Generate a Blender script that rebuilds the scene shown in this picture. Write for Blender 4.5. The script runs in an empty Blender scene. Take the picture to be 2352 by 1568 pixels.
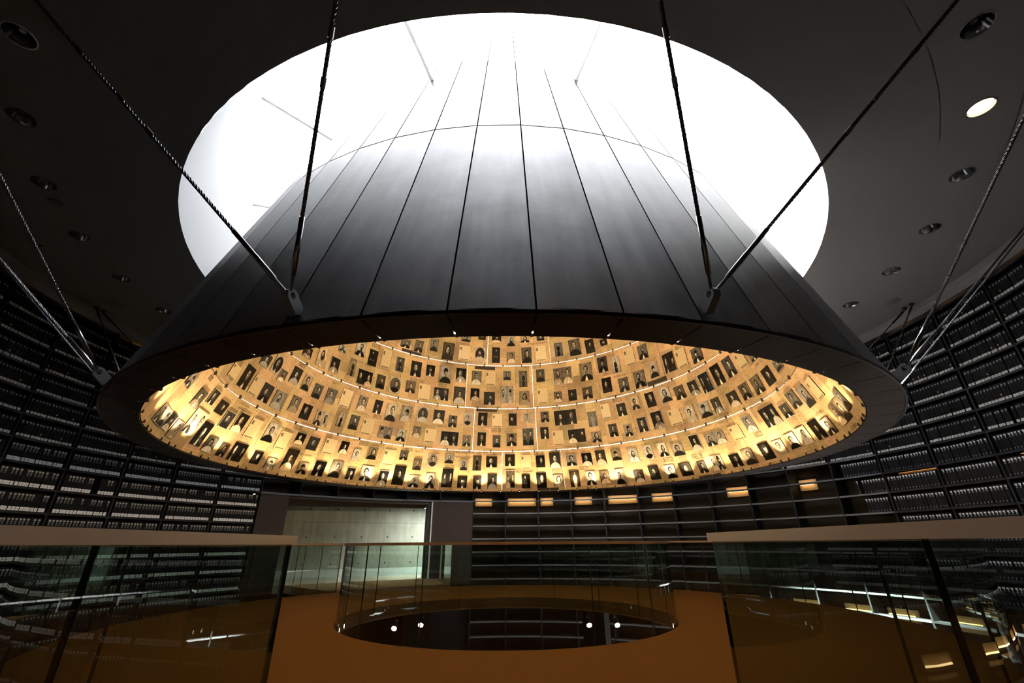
import bpy, bmesh, math, random
from mathutils import Matrix, Vector

random.seed(7)
sc = bpy.context.scene
COL = sc.collection
PI = math.pi
rad = math.radians

# ------------------------------------------------------------------ camera
F_PX, PITCH, YAW, ROLL = 1019.75, rad(24.516), rad(0.7624), rad(-0.4242)
EYE = Vector((0.0, -8.3, 1.036))
fw = Vector((math.sin(YAW) * math.cos(PITCH), math.cos(YAW) * math.cos(PITCH), math.sin(PITCH)))
rt = fw.cross(Vector((0, 0, 1))).normalized()
upv = rt.cross(fw)
rt, upv = rt * math.cos(ROLL) + upv * math.sin(ROLL), upv * math.cos(ROLL) - rt * math.sin(ROLL)
cam_data = bpy.data.cameras.new('camera')
cam_data.sensor_width = 36.0
cam_data.lens = F_PX / 2352 * 36.0
cam_data.clip_start = 0.02
cam_data.clip_end = 200
cam = bpy.data.objects.new('camera', cam_data)
COL.objects.link(cam)
cam.matrix_world = Matrix(((rt.x, upv.x, -fw.x, EYE.x), (rt.y, upv.y, -fw.y, EYE.y), (rt.z, upv.z, -fw.z, EYE.z), (0, 0, 0, 1)))
sc.camera = cam

# ------------------------------------------------------------------ sky, sun, exposure
SKY_STRENGTH = 19.5
SUN_STRENGTH = 620.0
world = bpy.data.worlds.new('overcast_sky')
sc.world = world
world.use_nodes = True
bg = world.node_tree.nodes['Background']
bg.inputs['Color'].default_value = (0.93, 0.96, 1.0, 1)
bg.inputs['Strength'].default_value = SKY_STRENGTH
sun_d = bpy.data.lights.new('sun', 'SUN')
sun_d.energy = SUN_STRENGTH
sun_d.angle = rad(2.0)
sun_d.color = (1.0, 0.97, 0.92)
sun = bpy.data.objects.new('sun', sun_d)
COL.objects.link(sun)
SUN_AZ, SUN_EL = rad(68), rad(60.5)          # direction the light travels towards, and its height
sdir = Vector((math.sin(SUN_AZ) * math.cos(SUN_EL), math.cos(SUN_AZ) * math.cos(SUN_EL), -math.sin(SUN_EL)))
sun.rotation_euler = sdir.to_track_quat('-Z', 'Y').to_euler()
sun.location = (-12, -5, 22)
vs = sc.view_settings
vs.view_transform = 'Standard'
vs.look = 'None'
vs.exposure = 0.0
vs.gamma = 1.0
vs.use_curve_mapping = False

# ------------------------------------------------------------------ helpers
WORLD_M = {}


def pt(R, az, z):
    a = rad(az)
    return Vector((R * math.sin(a), R * math.cos(a), z))


def rz(az):
    return Matrix.Rotation(-rad(az), 4, 'Z')


def setw(o, M, parent=None):
    WORLD_M[o.name] = M.copy()
    if parent is not None:
        o.parent = parent
        o.matrix_local = WORLD_M[parent.name].inverted() @ M
    else:
        o.matrix_world = M


def tag(o, label=None, cat=None, group=None, kind=None):
    if label: o['label'] = label
    if cat: o['category'] = cat
    if group: o['group'] = group
    if kind: o['kind'] = kind
    return o


def thing(name, label, cat, M=None, group=None):
    o = bpy.data.objects.new(name, None)
    o.empty_display_size = 0.1
    COL.objects.link(o)
    setw(o, M if M is not None else Matrix.Identity(4))
    return tag(o, label, cat, group)


def obj(name, me, parent=None, M=None):
    o = bpy.data.objects.new(name, me)
    COL.objects.link(o)
    setw(o, M if M is not None else Matrix.Identity(4), parent)
    return o


class MB:
    """collects verts / faces (with material slot and uv) for ONE mesh"""

    def __init__(self):
        self.v, self.f, self.m, self.uv = [], [], [], []

    def quad(self, a, b, c, d, m=0, uv=None):
        n = len(self.v)
        self.v += [tuple(a), tuple(b), tuple(c), tuple(d)]
        self.f.append((n, n + 1, n + 2, n + 3))
        self.m.append(m)
        self.uv.append(uv or [(0, 0), (1, 0), (1, 1), (0, 1)])

    def poly(self, pts, m=0):
        n = len(self.v)
        self.v += [tuple(p) for p in pts]
        self.f.append(tuple(range(n, n + len(pts))))
        self.m.append(m)
        self.uv.append([(0, 0)] * len(pts))

    def box(self, x0, x1, y0, y1, z0, z1, m=0, M=None):
        c = [Vector((x, y, z)) for x in (x0, x1) for y in (y0, y1) for z in (z0, z1)]
        if M is not None: c = [M @ p for p in c]
        q = self.quad
        q(c[0], c[4], c[5], c[1], m); q(c[6], c[2], c[3], c[7], m)
        q(c[2], c[0], c[1], c[3], m); q(c[4], c[6], c[7], c[5], m)
        q(c[1], c[5], c[7], c[3], m); q(c[2], c[6], c[4], c[0], m)

    def arcbox(self, a0, a1, r0, r1, z0, z1, seg, m=0, mend=None, r0t=None, r1t=None):
        """block between radii r0<r1 (bottom) / r0t<r1t (top) sweeping a0..a1 degrees"""
        r0t = r0 if r0t is None else r0t
        r1t = r1 if r1t is None else r1t
        q = self.quad
        for i in range(seg):
            b0 = a0 + (a1 - a0) * i / seg
            b1 = a0 + (a1 - a0) * (i + 1) / seg
            i0, i1 = pt(r0, b0, z0), pt(r0, b1, z0)
            i2, i3 = pt(r0t, b1, z1), pt(r0t, b0, z1)
            o0, o1 = pt(r1, b0, z0), pt(r1, b1, z0)
            o2, o3 = pt(r1t, b1, z1), pt(r1t, b0, z1)
            u0, u1 = i / seg, (i + 1) / seg
            q(i0, i1, i2, i3, m, [(u0, 0), (u1, 0), (u1, 1), (u0, 1)])
            q(o1, o0, o3, o2, m, [(u1, 0), (u0, 0), (u0, 1), (u1, 1)])
            q(i3, i2, o2, o3, m)
            q(i1, i0, o0, o1, m)
        me = m if mend is None else mend
        if abs(a1 - a0) < 359.9:
            q(pt(r0, a0, z0), pt(r0t, a0, z1), pt(r1t, a0, z1), pt(r1, a0, z0), me)
            q(pt(r0, a1, z0), pt(r1, a1, z0), pt(r1t, a1, z1), pt(r0t, a1, z1), me)

    def tube(self, p0, p1, r0, r1=None, seg=12, m=0, caps=True):
        r1 = r0 if r1 is None else r1
        p0, p1 = Vector(p0), Vector(p1)
        d = (p1 - p0).normalized()
        s = Vector((1, 0, 0)) if abs(d.x) < 0.8 else Vector((0, 1, 0))
        a = d.cross(s).normalized()
        b = d.cross(a)
        A, B = [], []
        for i in range(seg):
            t = 2 * PI * i / seg
            w = a * math.cos(t) + b * math.sin(t)
            A.append(p0 + w * r0); B.append(p1 + w * r1)
        for i in range(seg):
            j = (i + 1) % seg
            self.quad(A[i], A[j], B[j], B[i], m)
        if caps:
            if r0 > 1e-5: self.poly(list(reversed(A)), m)
            if r1 > 1e-5: self.poly(B, m)

    def lathe(self, prof, seg=48, m=0, a0=0.0, a1=360.0):
        """prof: (R, z) list swept about the z axis"""
        for i in range(seg):
            b0 = a0 + (a1 - a0) * i / seg
            b1 = a0 + (a1 - a0) * (i + 1) / seg
            for (ra, za), (rb, zb) in zip(prof[:-1], prof[1:]):
                self.quad(pt(ra, b0, za), pt(ra, b1, za), pt(rb, b1, zb), pt(rb, b0, zb), m)

    def mesh(self, name, mats, smooth=False, weld=True):
        me = bpy.data.meshes.new(name)
        me.from_pydata(self.v, [], self.f)
        for k in mats: me.materials.append(k)
        me.polygons.foreach_set('material_index', self.m)
        uvl = me.uv_layers.new(name='UVMap')
        flat = [c for f in self.uv for p in f for c in p]
        uvl.data.foreach_set('uv', flat)
        if weld:
            bm = bmesh.new(); bm.from_mesh(me)
            bmesh.ops.remove_doubles(bm, verts=bm.verts, dist=1e-5)
            bmesh.ops.recalc_face_normals(bm, faces=bm.faces)
            bm.to_mesh(me); bm.free()
        if smooth:
            me.polygons.foreach_set('use_smooth', [True] * len(me.polygons))
            if hasattr(me, 'set_sharp_from_angle'): me.set_sharp_from_angle(angle=rad(35))
        me.update()
        return me


# ------------------------------------------------------------------ node language
class G:
    """a float socket in a node tree, with arithmetic"""
    nt = None

    def __init__(self, s): self.s = s

    @staticmethod
    def math(op, *a, clamp=False):
        n = G.nt.nodes.new('ShaderNodeMath'); n.operation = op; n.use_clamp = clamp
        for i, x in enumerate(a):
            if isinstance(x, G): G.nt.links.new(x.s, n.inputs[i])
            else: n.inputs[i].default_value = float(x)
        return G(n.outputs[0])

    def __add__(s, o): return G.math('ADD', s, o)
    __radd__ = __add__
    def __sub__(s, o): return G.math('SUBTRACT', s, o)
    def __rsub__(s, o): return G.math('SUBTRACT', o, s)
    def __mul__(s, o): return G.math('MULTIPLY', s, o)
    __rmul__ = __mul__
    def __truediv__(s, o): return G.math('DIVIDE', s, o)
    def gt(s, o): return G.math('GREATER_THAN', s, o)
    def lt(s, o): return G.math('LESS_THAN', s, o)
    def abs(s): return G.math('ABSOLUTE', s)
    def frac(s): return G.math('FRACT', s)
    def floor(s): return G.math('FLOOR', s)
    def max(s, o): return G.math('MAXIMUM', s, o)
    def min(s, o): return G.math('MINIMUM', s, o)
    def sat(s): return G.math('ADD', s, 0.0, clamp=True)


def gmix(a, b, t): return a + (b - a) * t


def new_mat(name):
    m = bpy.data.materials.new(name); m.use_nodes = True
    return m, m.node_tree, m.node_tree.nodes['Principled BSDF']


def simple(name, col, rough=0.6, metal=0.0, spec=0.5, noise=0.0, nscale=4.0, bump=0.0, bscale=40.0, stretch=(1, 1, 1)):
    m, nt, b = new_mat(name)
    b.inputs['Base Color'].default_value = (*col, 1)
    b.inputs['Roughness'].default_value = rough
    b.inputs['Metallic'].default_value = metal
    b.inputs['Specular IOR Level'].default_value = spec
    if noise or bump:
        tc = nt.nodes.new('ShaderNodeTexCoord')
        mp = nt.nodes.new('ShaderNodeMapping'); mp.inputs['Scale'].default_value = stretch
        nt.links.new(tc.outputs['Object'], mp.inputs['Vector'])
    if noise:
        nz = nt.nodes.new('ShaderNodeTexNoise'); nz.inputs['Scale'].default_value = nscale; nz.inputs['Detail'].default_value = 5
        nt.links.new(mp.outputs['Vector'], nz.inputs['Vector'])
        mx = nt.nodes.new('ShaderNodeMix'); mx.data_type = 'RGBA'
        mx.inputs['A'].default_value = (*[c * (1 - noise) for c in col], 1)
        mx.inputs['B'].default_value = (*[min(1, c * (1 + noise)) for c in col], 1)
        nt.links.new(nz.outputs['Fac'], mx.inputs['Factor'])
        nt.links.new(mx.outputs['Result'], b.inputs['Base Color'])
    if bump:
        n2 = nt.nodes.new('ShaderNodeTexNoise'); n2.inputs['Scale'].default_value = bscale; n2.inputs['Detail'].default_value = 3
        nt.links.new(mp.outputs['Vector'], n2.inputs['Vector'])
        bp = nt.nodes.new('ShaderNodeBump'); bp.inputs['Strength'].default_value = bump; bp.inputs['Distance'].default_value = 0.01
        nt.links.new(n2.outputs['Fac'], bp.inputs['Height'])
        nt.links.new(bp.outputs['Normal'], b.inputs['Normal'])
    return m


def emit(name, col, strength):
    m, nt, b = new_mat(name)
    b.inputs['Base Color'].default_value = (0, 0, 0, 1)
    b.inputs['Emission Color'].default_value = (*col, 1)
    b.inputs['Emission Strength'].default_value = strength
    return m


def glass_mat(name, tint, refl=1.0):
    m = bpy.data.materials.new(name); m.use_nodes = True
    nt = m.node_tree; nt.nodes.clear()
    out = nt.nodes.new('ShaderNodeOutputMaterial')
    tr = nt.nodes.new('ShaderNodeBsdfTransparent'); tr.inputs['Color'].default_value = (*tint, 1)
    gl = nt.nodes.new('ShaderNodeBsdfGlossy'); gl.inputs['Roughness'].default_value = 0.0
    fr = nt.nodes.new('ShaderNodeFresnel'); fr.inputs['IOR'].default_value = 1.5
    ge = nt.nodes.new('ShaderNodeNewGeometry')
    G.nt = nt
    fac = G(fr.outputs[0]) * (1.0 - G(ge.outputs['Backfacing'])) * refl
    mx = nt.nodes.new('ShaderNodeMixShader')
    nt.links.new(fac.s, mx.inputs[0]); nt.links.new(tr.outputs[0], mx.inputs[1]); nt.links.new(gl.outputs[0], mx.inputs[2])
    nt.links.new(mx.outputs[0], out.inputs[0])
    return m


MAT = {}
MAT['white'] = simple('white_paint', (0.86, 0.87, 0.88), 0.6)
MAT['ceiling'] = simple('ceiling_paint', (0.40, 0.382, 0.358), 0.75, noise=0.04, nscale=1.5)
MAT['carpet'] = simple('ochre_carpet', (0.205, 0.122, 0.052), 0.95, spec=0.1, noise=0.12, nscale=60, bump=0.3, bscale=220)
MAT['fascia'] = simple('slab_edge_brown', (0.16, 0.10, 0.06), 0.6)
MAT['black'] = simple('black_wall', (0.010, 0.010, 0.011), 0.8, spec=0.1)
MAT['shelf'] = simple('black_shelf_steel', (0.016, 0.016, 0.018), 0.6, spec=0.15)
MAT['shelf_edge'] = simple('shelf_edge_aluminium_lit', (0.15, 0.154, 0.16), 0.45, metal=0.2)  # lit copy of the edge: paler to suggest stronger light on empty bays
MAT['shelf_edge_shaded'] = simple('shelf_edge_in_shade', (0.014, 0.014, 0.015), 0.5, spec=0.3)  # shaded copy of the edge: dimness of the packed bays put into colour
MAT['bayback'] = simple('bay_back_board', (0.022, 0.018, 0.014), 0.8, spec=0.1)
MAT['cloth'] = simple('black_box_cloth', (0.010, 0.010, 0.011), 0.7, spec=0.12)
MAT['gold'] = simple('gold_foil', (0.45, 0.33, 0.14), 0.4, metal=0.4)
MAT['steel'] = simple('stainless_steel', (0.36, 0.36, 0.37), 0.28, metal=1.0)
MAT['rope'] = simple('steel_rope', (0.17, 0.17, 0.175), 0.4, metal=1.0)
MAT['lug'] = simple('grey_cast_steel', (0.30, 0.31, 0.33), 0.45, metal=0.6)
MAT['soffit'] = simple('rusty_soffit_steel', (0.034, 0.022, 0.016), 0.5, metal=0.5, noise=0.6, nscale=3.5)
MAT['trim'] = simple('dark_trim', (0.03, 0.025, 0.022), 0.4, metal=0.5)
MAT['back_shell'] = simple('cone_frame_dark', (0.006, 0.006, 0.006), 0.9, spec=0.0)
MAT['rail'] = simple('bronze_handrail', (0.36, 0.28, 0.22), 0.38, metal=0.25)
MAT['glass'] = glass_mat('balustrade_glass', (0.88, 0.925, 0.90), 1.5)
MAT['glass_tint'] = glass_mat('smoked_balustrade_glass', (0.70, 0.745, 0.72), 1.5)
MAT['glass_edge'] = simple('glass_edge_dark_green', (0.03, 0.045, 0.04), 0.15)
MAT['bronze'] = simple('bronze_panel', (0.038, 0.027, 0.022), 0.6, spec=0.12, noise=0.1, nscale=2)
MAT['conc_light'] = simple('pale_kerb', (0.62, 0.66, 0.62), 0.6)
MAT['corr_floor'] = simple('grey_ochre_carpet', (0.40, 0.34, 0.27), 0.95, spec=0.1, noise=0.1, nscale=50)
MAT['dark_metal'] = simple('black_metal', (0.02, 0.02, 0.02), 0.4, metal=0.3)
MAT['chrome'] = simple('chrome_reflector', (0.75, 0.75, 0.76), 0.12, metal=1.0)
MAT['column'] = simple('grey_column', (0.16, 0.15, 0.14), 0.7)
MAT['lamp_warm'] = emit('warm_lamp_tube', (1.0, 0.62, 0.27), 12.0)
MAT['lamp_dim'] = emit('dim_orange_lamp_tube', (1.0, 0.50, 0.14), 1.3)
MAT['glow_reflector'] = simple('glow_reflector_ochre', (0.34, 0.25, 0.15), 0.7, spec=0.2)  # pale strip added behind shelf lamps to widen their glow
MAT['lamp_spot'] = emit('spot_lens', (1.0, 0.86, 0.66), 18.0)
MAT['lamp_down'] = emit('lit_downlight_lens', (1.0, 0.74, 0.46), 2.2)
MAT['fill_cool'] = emit('passage_fill_emitter', (0.90, 1.0, 0.93), 170.0)  # emission of the added passage fill panel
MAT['backlight'] = emit('backlight_diffuser', (1.0, 0.88, 0.66), 10.0)
MAT['rim_lens'] = emit('rim_lamp_lens', (1.0, 0.78, 0.48), 6.0)
MAT['ink'] = simple('black_ink', (0.02, 0.016, 0.012), 0.8)
MAT['speaker'] = simple('speaker_grille', (0.30, 0.30, 0.29), 0.8)


def translucent_white():  # painted white rods; translucency added so their undersides look lit
    m = bpy.data.materials.new('white_rod_brightened'); m.use_nodes = True
    nt = m.node_tree; nt.nodes.clear()
    out = nt.nodes.new('ShaderNodeOutputMaterial')
    a = nt.nodes.new('ShaderNodeBsdfDiffuse'); a.inputs['Color'].default_value = (0.95, 0.95, 0.95, 1)
    t = nt.nodes.new('ShaderNodeBsdfTranslucent'); t.inputs['Color'].default_value = (0.95, 0.95, 0.95, 1)
    mx = nt.nodes.new('ShaderNodeMixShader'); mx.inputs[0].default_value = 0.25
    nt.links.new(a.outputs[0], mx.inputs[1]); nt.links.new(t.outputs[0], mx.inputs[2]); nt.links.new(mx.outputs[0], out.inputs[0])
    return m


MAT['translucent_white'] = translucent_white()


# cone steel: dark brushed, streaked, warmer patina low down
def cone_steel():
    m, nt, b = new_mat('blackened_steel_sheet')
    tc = nt.nodes.new('ShaderNodeTexCoord'); oi = nt.nodes.new('ShaderNodeObjectInfo')
    G.nt = nt
    add = nt.nodes.new('ShaderNodeVectorMath'); add.operation = 'ADD'
    cmb = nt.nodes.new('ShaderNodeCombineXYZ')
    r = G(oi.outputs['Random']) * 37.0
    for k in range(3): nt.links.new(r.s, cmb.inputs[k])
    nt.links.new(tc.outputs['Object'], add.inputs[0]); nt.links.new(cmb.outputs[0], add.inputs[1])
    mp = nt.nodes.new('ShaderNodeMapping'); mp.inputs['Scale'].default_value = (7, 2, 0.45)
    nt.links.new(add.outputs[0], mp.inputs['Vector'])
    n1 = nt.nodes.new('ShaderNodeTexNoise'); n1.inputs['Scale'].default_value = 1.0; n1.inputs['Detail'].default_value = 3
    nt.links.new(mp.outputs[0], n1.inputs['Vector'])
    n2 = nt.nodes.new('ShaderNodeTexNoise'); n2.inputs['Scale'].default_value = 1.3; n2.inputs['Detail'].default_value = 4
    nt.links.new(add.outputs[0], n2.inputs['Vector'])
    cr = nt.nodes.new('ShaderNodeValToRGB')
    cr.color_ramp.elements[0].position = 0.3; cr.color_ramp.elements[0].color = (0.17, 0.172, 0.18, 1)
    cr.color_ramp.elements[1].position = 0.75; cr.color_ramp.elements[1].color = (0.25, 0.253, 0.262, 1)
    nt.links.new(n1.outputs['Fac'], cr.inputs[0])
    mx = nt.nodes.new('ShaderNodeMix'); mx.data_type = 'RGBA'
    mx.inputs['B'].default_value = (0.20, 0.125, 0.09, 1)
    sep = nt.nodes.new('ShaderNodeSeparateXYZ'); nt.links.new(tc.outputs['Object'], sep.inputs[0])
    low = ((3.1 - G(sep.outputs['Z'])) * 1.3).sat() * ((G(n2.outputs['Fac']) - 0.42) * 5).sat() * 0.8   # rust-brown bloom near the hem
    nt.links.new(low.s, mx.inputs['Factor']); nt.links.new(cr.outputs[0], mx.inputs['A'])
    n3 = nt.nodes.new('ShaderNodeTexNoise'); n3.inputs['Scale'].default_value = 2.6; n3.inputs['Detail'].default_value = 7; n3.inputs['Roughness'].default_value = 0.6
    nt.links.new(add.outputs[0], n3.inputs['Vector'])
    tone = 0.70 + G(oi.outputs['Random']) * 0.28 + (G(n3.outputs['Fac']) - 0.5) * 0.75
    hs = nt.nodes.new('ShaderNodeHueSaturation')
    nt.links.new(mx.outputs['Result'], hs.inputs['Color']); nt.links.new(tone.s, hs.inputs['Value'])
    nt.links.new(hs.outputs[0], b.inputs['Base Color'])
    b.inputs['Metallic'].default_value = 1.0
    rr = 0.30 + G(n1.outputs['Fac']) * 0.08 + G(n3.outputs['Fac']) * 0.10
    nt.links.new(rr.s, b.inputs['Roughness'])
    bp = nt.nodes.new('ShaderNodeBump'); bp.inputs['Strength'].default_value = 0.12; bp.inputs['Distance'].default_value = 0.02
    nt.links.new(n2.outputs['Fac'], bp.inputs['Height']); nt.links.new(bp.outputs[0], b.inputs['Normal'])
    return m


MAT['cone'] = cone_steel()


# concrete of the passage wall
def concrete():
    m, nt, b = new_mat('cast_concrete')
    tc = nt.nodes.new('ShaderNodeTexCoord'); G.nt = nt
    n1 = nt.nodes.new('ShaderNodeTexNoise'); n1.inputs['Scale'].default_value = 1.1; n1.inputs['Detail'].default_value = 8; n1.inputs['Roughness'].default_value = 0.62
    nt.links.new(tc.outputs['Object'], n1.inputs['Vector'])
    mp = nt.nodes.new('ShaderNodeMapping'); mp.inputs['Scale'].default_value = (5, 5, 0.5)
    nt.links.new(tc.outputs['Object'], mp.inputs['Vector'])
    n2 = nt.nodes.new('ShaderNodeTexNoise'); n2.inputs['Scale'].default_value = 1.5; n2.inputs['Detail'].default_value = 4
    nt.links.new(mp.outputs[0], n2.inputs['Vector'])
    v = G(n1.outputs['Fac']) * 0.65 + G(n2.outputs['Fac']) * 0.35
    cr = nt.nodes.new('ShaderNodeValToRGB')
    cr.color_ramp.elements[0].position = 0.33; cr.color_ramp.elements[0].color = (0.20, 0.205, 0.165, 1)
    cr.color_ramp.elements[1].position = 0.66; cr.color_ramp.elements[1].color = (0.40, 0.40, 0.345, 1)
    nt.links.new(v.s, cr.inputs[0]); nt.links.new(cr.outputs[0], b.inputs['Base Color'])
    b.inputs['Roughness'].default_value = 0.8
    return m


MAT['concrete'] = concrete()


# printed background of the inner panels: sheets of old forms with ruled lines and writing
def paper():
    m, nt, b = new_mat('printed_testimony_sheet'); G.nt = nt
    uvn = nt.nodes.new('ShaderNodeUVMap'); oi = nt.nodes.new('ShaderNodeObjectInfo')
    sp = nt.nodes.new('ShaderNodeSeparateXYZ'); nt.links.new(uvn.outputs[0], sp.inputs[0])
    u, v = G(sp.outputs[0]), G(sp.outputs[1])
    r = G(oi.outputs['Random'])

    def wn(a, bb=0.0):
        n = nt.nodes.new('ShaderNodeTexWhiteNoise'); n.noise_dimensions = '2D'
        c = nt.nodes.new('ShaderNodeCombineXYZ')
        for k, x in enumerate((a, bb)):
            if isinstance(x, G): nt.links.new(x.s, c.inputs[k])
            else: c.inputs[k].default_value = x
        nt.links.new(c.outputs[0], n.inputs['Vector'])
        return G(n.outputs['Value'])

    def noise(a, bb, scale, detail=2):
        n = nt.nodes.new('ShaderNodeTexNoise'); n.inputs['Scale'].default_value = scale; n.inputs['Detail'].default_value = detail
        c = nt.nodes.new('ShaderNodeCombineXYZ')
        nt.links.new(a.s, c.inputs[0]); nt.links.new(bb.s, c.inputs[1]); nt.links.new((r * 50.0).s, c.inputs[2])
        nt.links.new(c.outputs[0], n.inputs['Vector'])
        return G(n.outputs['Fac'])
    # sheets: cells of uneven width
    cu = (u * 2.3 + r * 5).floor(); cv = (v * 1.7 + wn(cu, 3.0) * 2).floor()
    tone = wn(cu * 1.3 + r * 31.0, cv)
    tint = wn(cu * 2.1 + r * 17.0, cv + 4.0)
    rows = v * 34.0
    rowi = rows.floor()
    line = (rows.frac() - 0.5).abs().lt(0.07) * noise(u * 3.0, rowi * 7.7, 1.0).gt(0.44)
    txt_rows = v * 52.0
    tx = (txt_rows.frac() - 0.5).abs().lt(0.3) * noise(u * 55.0, txt_rows.floor() * 3.3, 1.6).gt(0.56) * noise(u * 1.7 + tone * 9, v * 2.1, 1.0).gt(0.52)
    hand = (noise(u * 16.0, v * 60.0, 1.0, 3) - 0.5).abs().lt(0.018) * noise(u * 2.2, v * 3.0 + 5.0, 1.0).gt(0.55)
    edge = (u * 2.3 + r * 5).frac().lt(0.012)
    ink = (line * 0.5 + tx * 0.68 + hand * 0.28 + edge * 0.5).min(0.75)
    stain = noise(u * 1.2, v * 1.2, 1.0, 5)
    val = (0.50 + tone * 0.36 + (stain - 0.5) * 0.7) * (1.0 - ink)
    warm = tint
    comb = nt.nodes.new('ShaderNodeCombineColor')
    nt.links.new((val * gmix(G.math('ADD', 0.88, 0.0), 0.96, warm)).s, comb.inputs[0])
    nt.links.new((val * gmix(G.math('ADD', 0.70, 0.0), 0.655, warm)).s, comb.inputs[1])
    nt.links.new((val * gmix(G.math('ADD', 0.375, 0.0), 0.42, warm)).s, comb.inputs[2])
    nt.links.new(comb.outputs[0], b.inputs['Base Color'])
    b.inputs['Roughness'].default_value = 0.4
    b.inputs['Specular IOR Level'].default_value = 0.15
    return m


MAT['paper'] = paper()


# photographs: unnamed sitters drawn as soft shapes, every print with its own random numbers
def photo(name, cells=1, oval=False, TALL=1.0, CY=0.585):
    m, nt, b = new_mat(name); G.nt = nt
    uvn = nt.nodes.new('ShaderNodeUVMap'); oi = nt.nodes.new('ShaderNodeObjectInfo')
    sp = nt.nodes.new('ShaderNodeSeparateXYZ'); nt.links.new(uvn.outputs[0], sp.inputs[0])
    u, v = G(sp.outputs[0]), G(sp.outputs[1])
    seed = G(oi.outputs['Random']) * 913.7
    seed0 = seed
    x = u - 0.5
    if cells > 1:
        cu = u * float(cells)
        seed = seed + cu.floor() * 3.37
        x = cu.frac() - 0.5

    def rn(i, s=None):
        n = nt.nodes.new('ShaderNodeTexWhiteNoise'); n.noise_dimensions = '1D'
        nt.links.new(((s or seed) + i * 7.77).s, n.inputs['W'])
        return G(n.outputs['Value'])

    def ell(cx, cy, rx, ry, soft=0.18):
        a = (x - cx) / rx; c = (v - cy) / ry
        d = G.math('SQRT', a * a + c * c)
        return ((1.0 - d) / soft + 0.5).sat()
    nz = nt.nodes.new('ShaderNodeTexNoise'); nz.inputs['Scale'].default_value = 5.0; nz.inputs['Detail'].default_value = 4
    cmb = nt.nodes.new('ShaderNodeCombineXYZ')
    nt.links.new((u + seed0).s, cmb.inputs[0]); nt.links.new(v.s, cmb.inputs[1])
    nt.links.new(cmb.outputs[0], nz.inputs['Vector'])
    grain = G(nz.outputs['Fac'])
    n2 = nt.nodes.new('ShaderNodeTexNoise'); n2.inputs['Scale'].default_value = 17.0; n2.inputs['Detail'].default_value = 3
    nt.links.new(cmb.outputs[0], n2.inputs['Vector'])
    fine = G(n2.outputs['Fac'])
    bgr = rn(0, seed0)
    halo = ell(0.0, 0.62, 0.62, 0.62, 1.2)
    val = gmix(G.math('ADD', 0.02, 0.0), 0.48, bgr * bgr) * (0.45 + halo * 0.7) * (0.55 + grain * 0.9)
    s = TALL * (0.88 + rn(4) * 0.32)
    cx = (rn(2) - 0.5) * 0.16
    cy = CY + (rn(3) - 0.5) * 0.09
    hair = 0.012 + rn(5) * rn(5) * 0.10
    hairv = hair * (0.5 + fine)
    val = gmix(val, hairv, ell(cx, cy + s * 0.05, s * 0.178, s * 0.205, 0.22))
    long_hair = rn(11).gt(0.72)
    val = gmix(val, hairv, ell(cx, cy - s * 0.045, s * 0.205, s * 0.20, 0.25) * long_hair)
    cl = rn(1)
    lightc = cl.gt(0.70)
    cloth = gmix(0.02 + rn(15) * 0.05, 0.30 + rn(12) * 0.32, lightc) * (0.35 + fine * 0.7 + grain * 0.6)
    skin = 0.40 + rn(6) * 0.26
    val = gmix(val, skin * 0.45, ell(cx, cy - s * 0.20, s * 0.085, s * 0.13, 0.4))
    if TALL < 0.8:
        val = gmix(val, cloth, ell(cx * 0.8, cy - 0.34, 0.20, 0.25, 0.25).max(ell(cx * 0.8, cy - 0.58, 0.17, 0.32, 0.2)))
        val = gmix(val, skin * 0.6, ell(cx - 0.16, cy - 0.42, 0.035, 0.07, 0.5).max(ell(cx + 0.14, cy - 0.44, 0.035, 0.06, 0.5)))
    else:
        val = gmix(val, cloth, ell(cx * 0.5 + (rn(16) - 0.5) * 0.08, -0.02, 0.49, 0.37 + rn(17) * 0.05, 0.12))
        vee = (((0.345 - v) * 0.42 - (x - cx * 0.7).abs()) * 28.0).sat() * rn(7).gt(0.42)
        val = gmix(val, G.math('ADD', 0.72, 0.0) * (0.7 + fine * 0.5), vee)
        tie = (((x - cx * 0.7).abs().lt(0.024)) * v.lt(0.29)) * vee * rn(18).gt(0.4)
        val = gmix(val, G.math('ADD', 0.03, 0.0), tie)
    side = gmix(G.math('ADD', -1.0, 0.0), 1.0, rn(8).gt(0.5))
    face = ell(cx, cy - s * 0.005, s * 0.128, s * 0.172, 0.26)
    turn = (rn(19) - 0.5) * 0.06 * s                      # the head turned a little to one side
    shade = ((0.78 + (x - cx) * side * 3.2 / s) * (0.72 + (v - cy + 0.2) * 1.1 / s)).max(0.18)
    val = gmix(val, skin * shade * (0.8 + fine * 0.4), face)
    fx = cx + turn
    e1 = ell(fx - 0.055 * s, cy + 0.025 * s, 0.036 * s, 0.018 * s, 0.8).max(ell(fx + s * 0.055, cy + 0.025 * s, 0.036 * s, 0.018 * s, 0.8))
    br = ell(fx - 0.058 * s, cy + 0.055 * s, 0.046 * s, 0.013 * s, 0.9).max(ell(fx + s * 0.058, cy + 0.055 * s, 0.046 * s, 0.013 * s, 0.9))
    mo = ell(fx, cy - 0.092 * s, 0.048 * s, 0.014 * s, 0.9)
    no = ell(fx + side * -0.02 * s, cy - 0.03 * s, 0.02 * s, 0.05 * s, 1.0)
    jaw = ell(cx, cy - 0.15 * s, 0.12 * s, 0.05 * s, 1.2)
    val = val * (1.0 - face * (e1 * 0.85).max(br * 0.65).max(mo * 0.65).max(no * 0.38).max(jaw * 0.35))
    beard = rn(9).gt(0.84)
    val = gmix(val, hairv + 0.04, ell(cx, cy - 0.145 * s, 0.115 * s, 0.125 * s, 0.45) * beard)
    hat = rn(10).gt(0.86)
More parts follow.
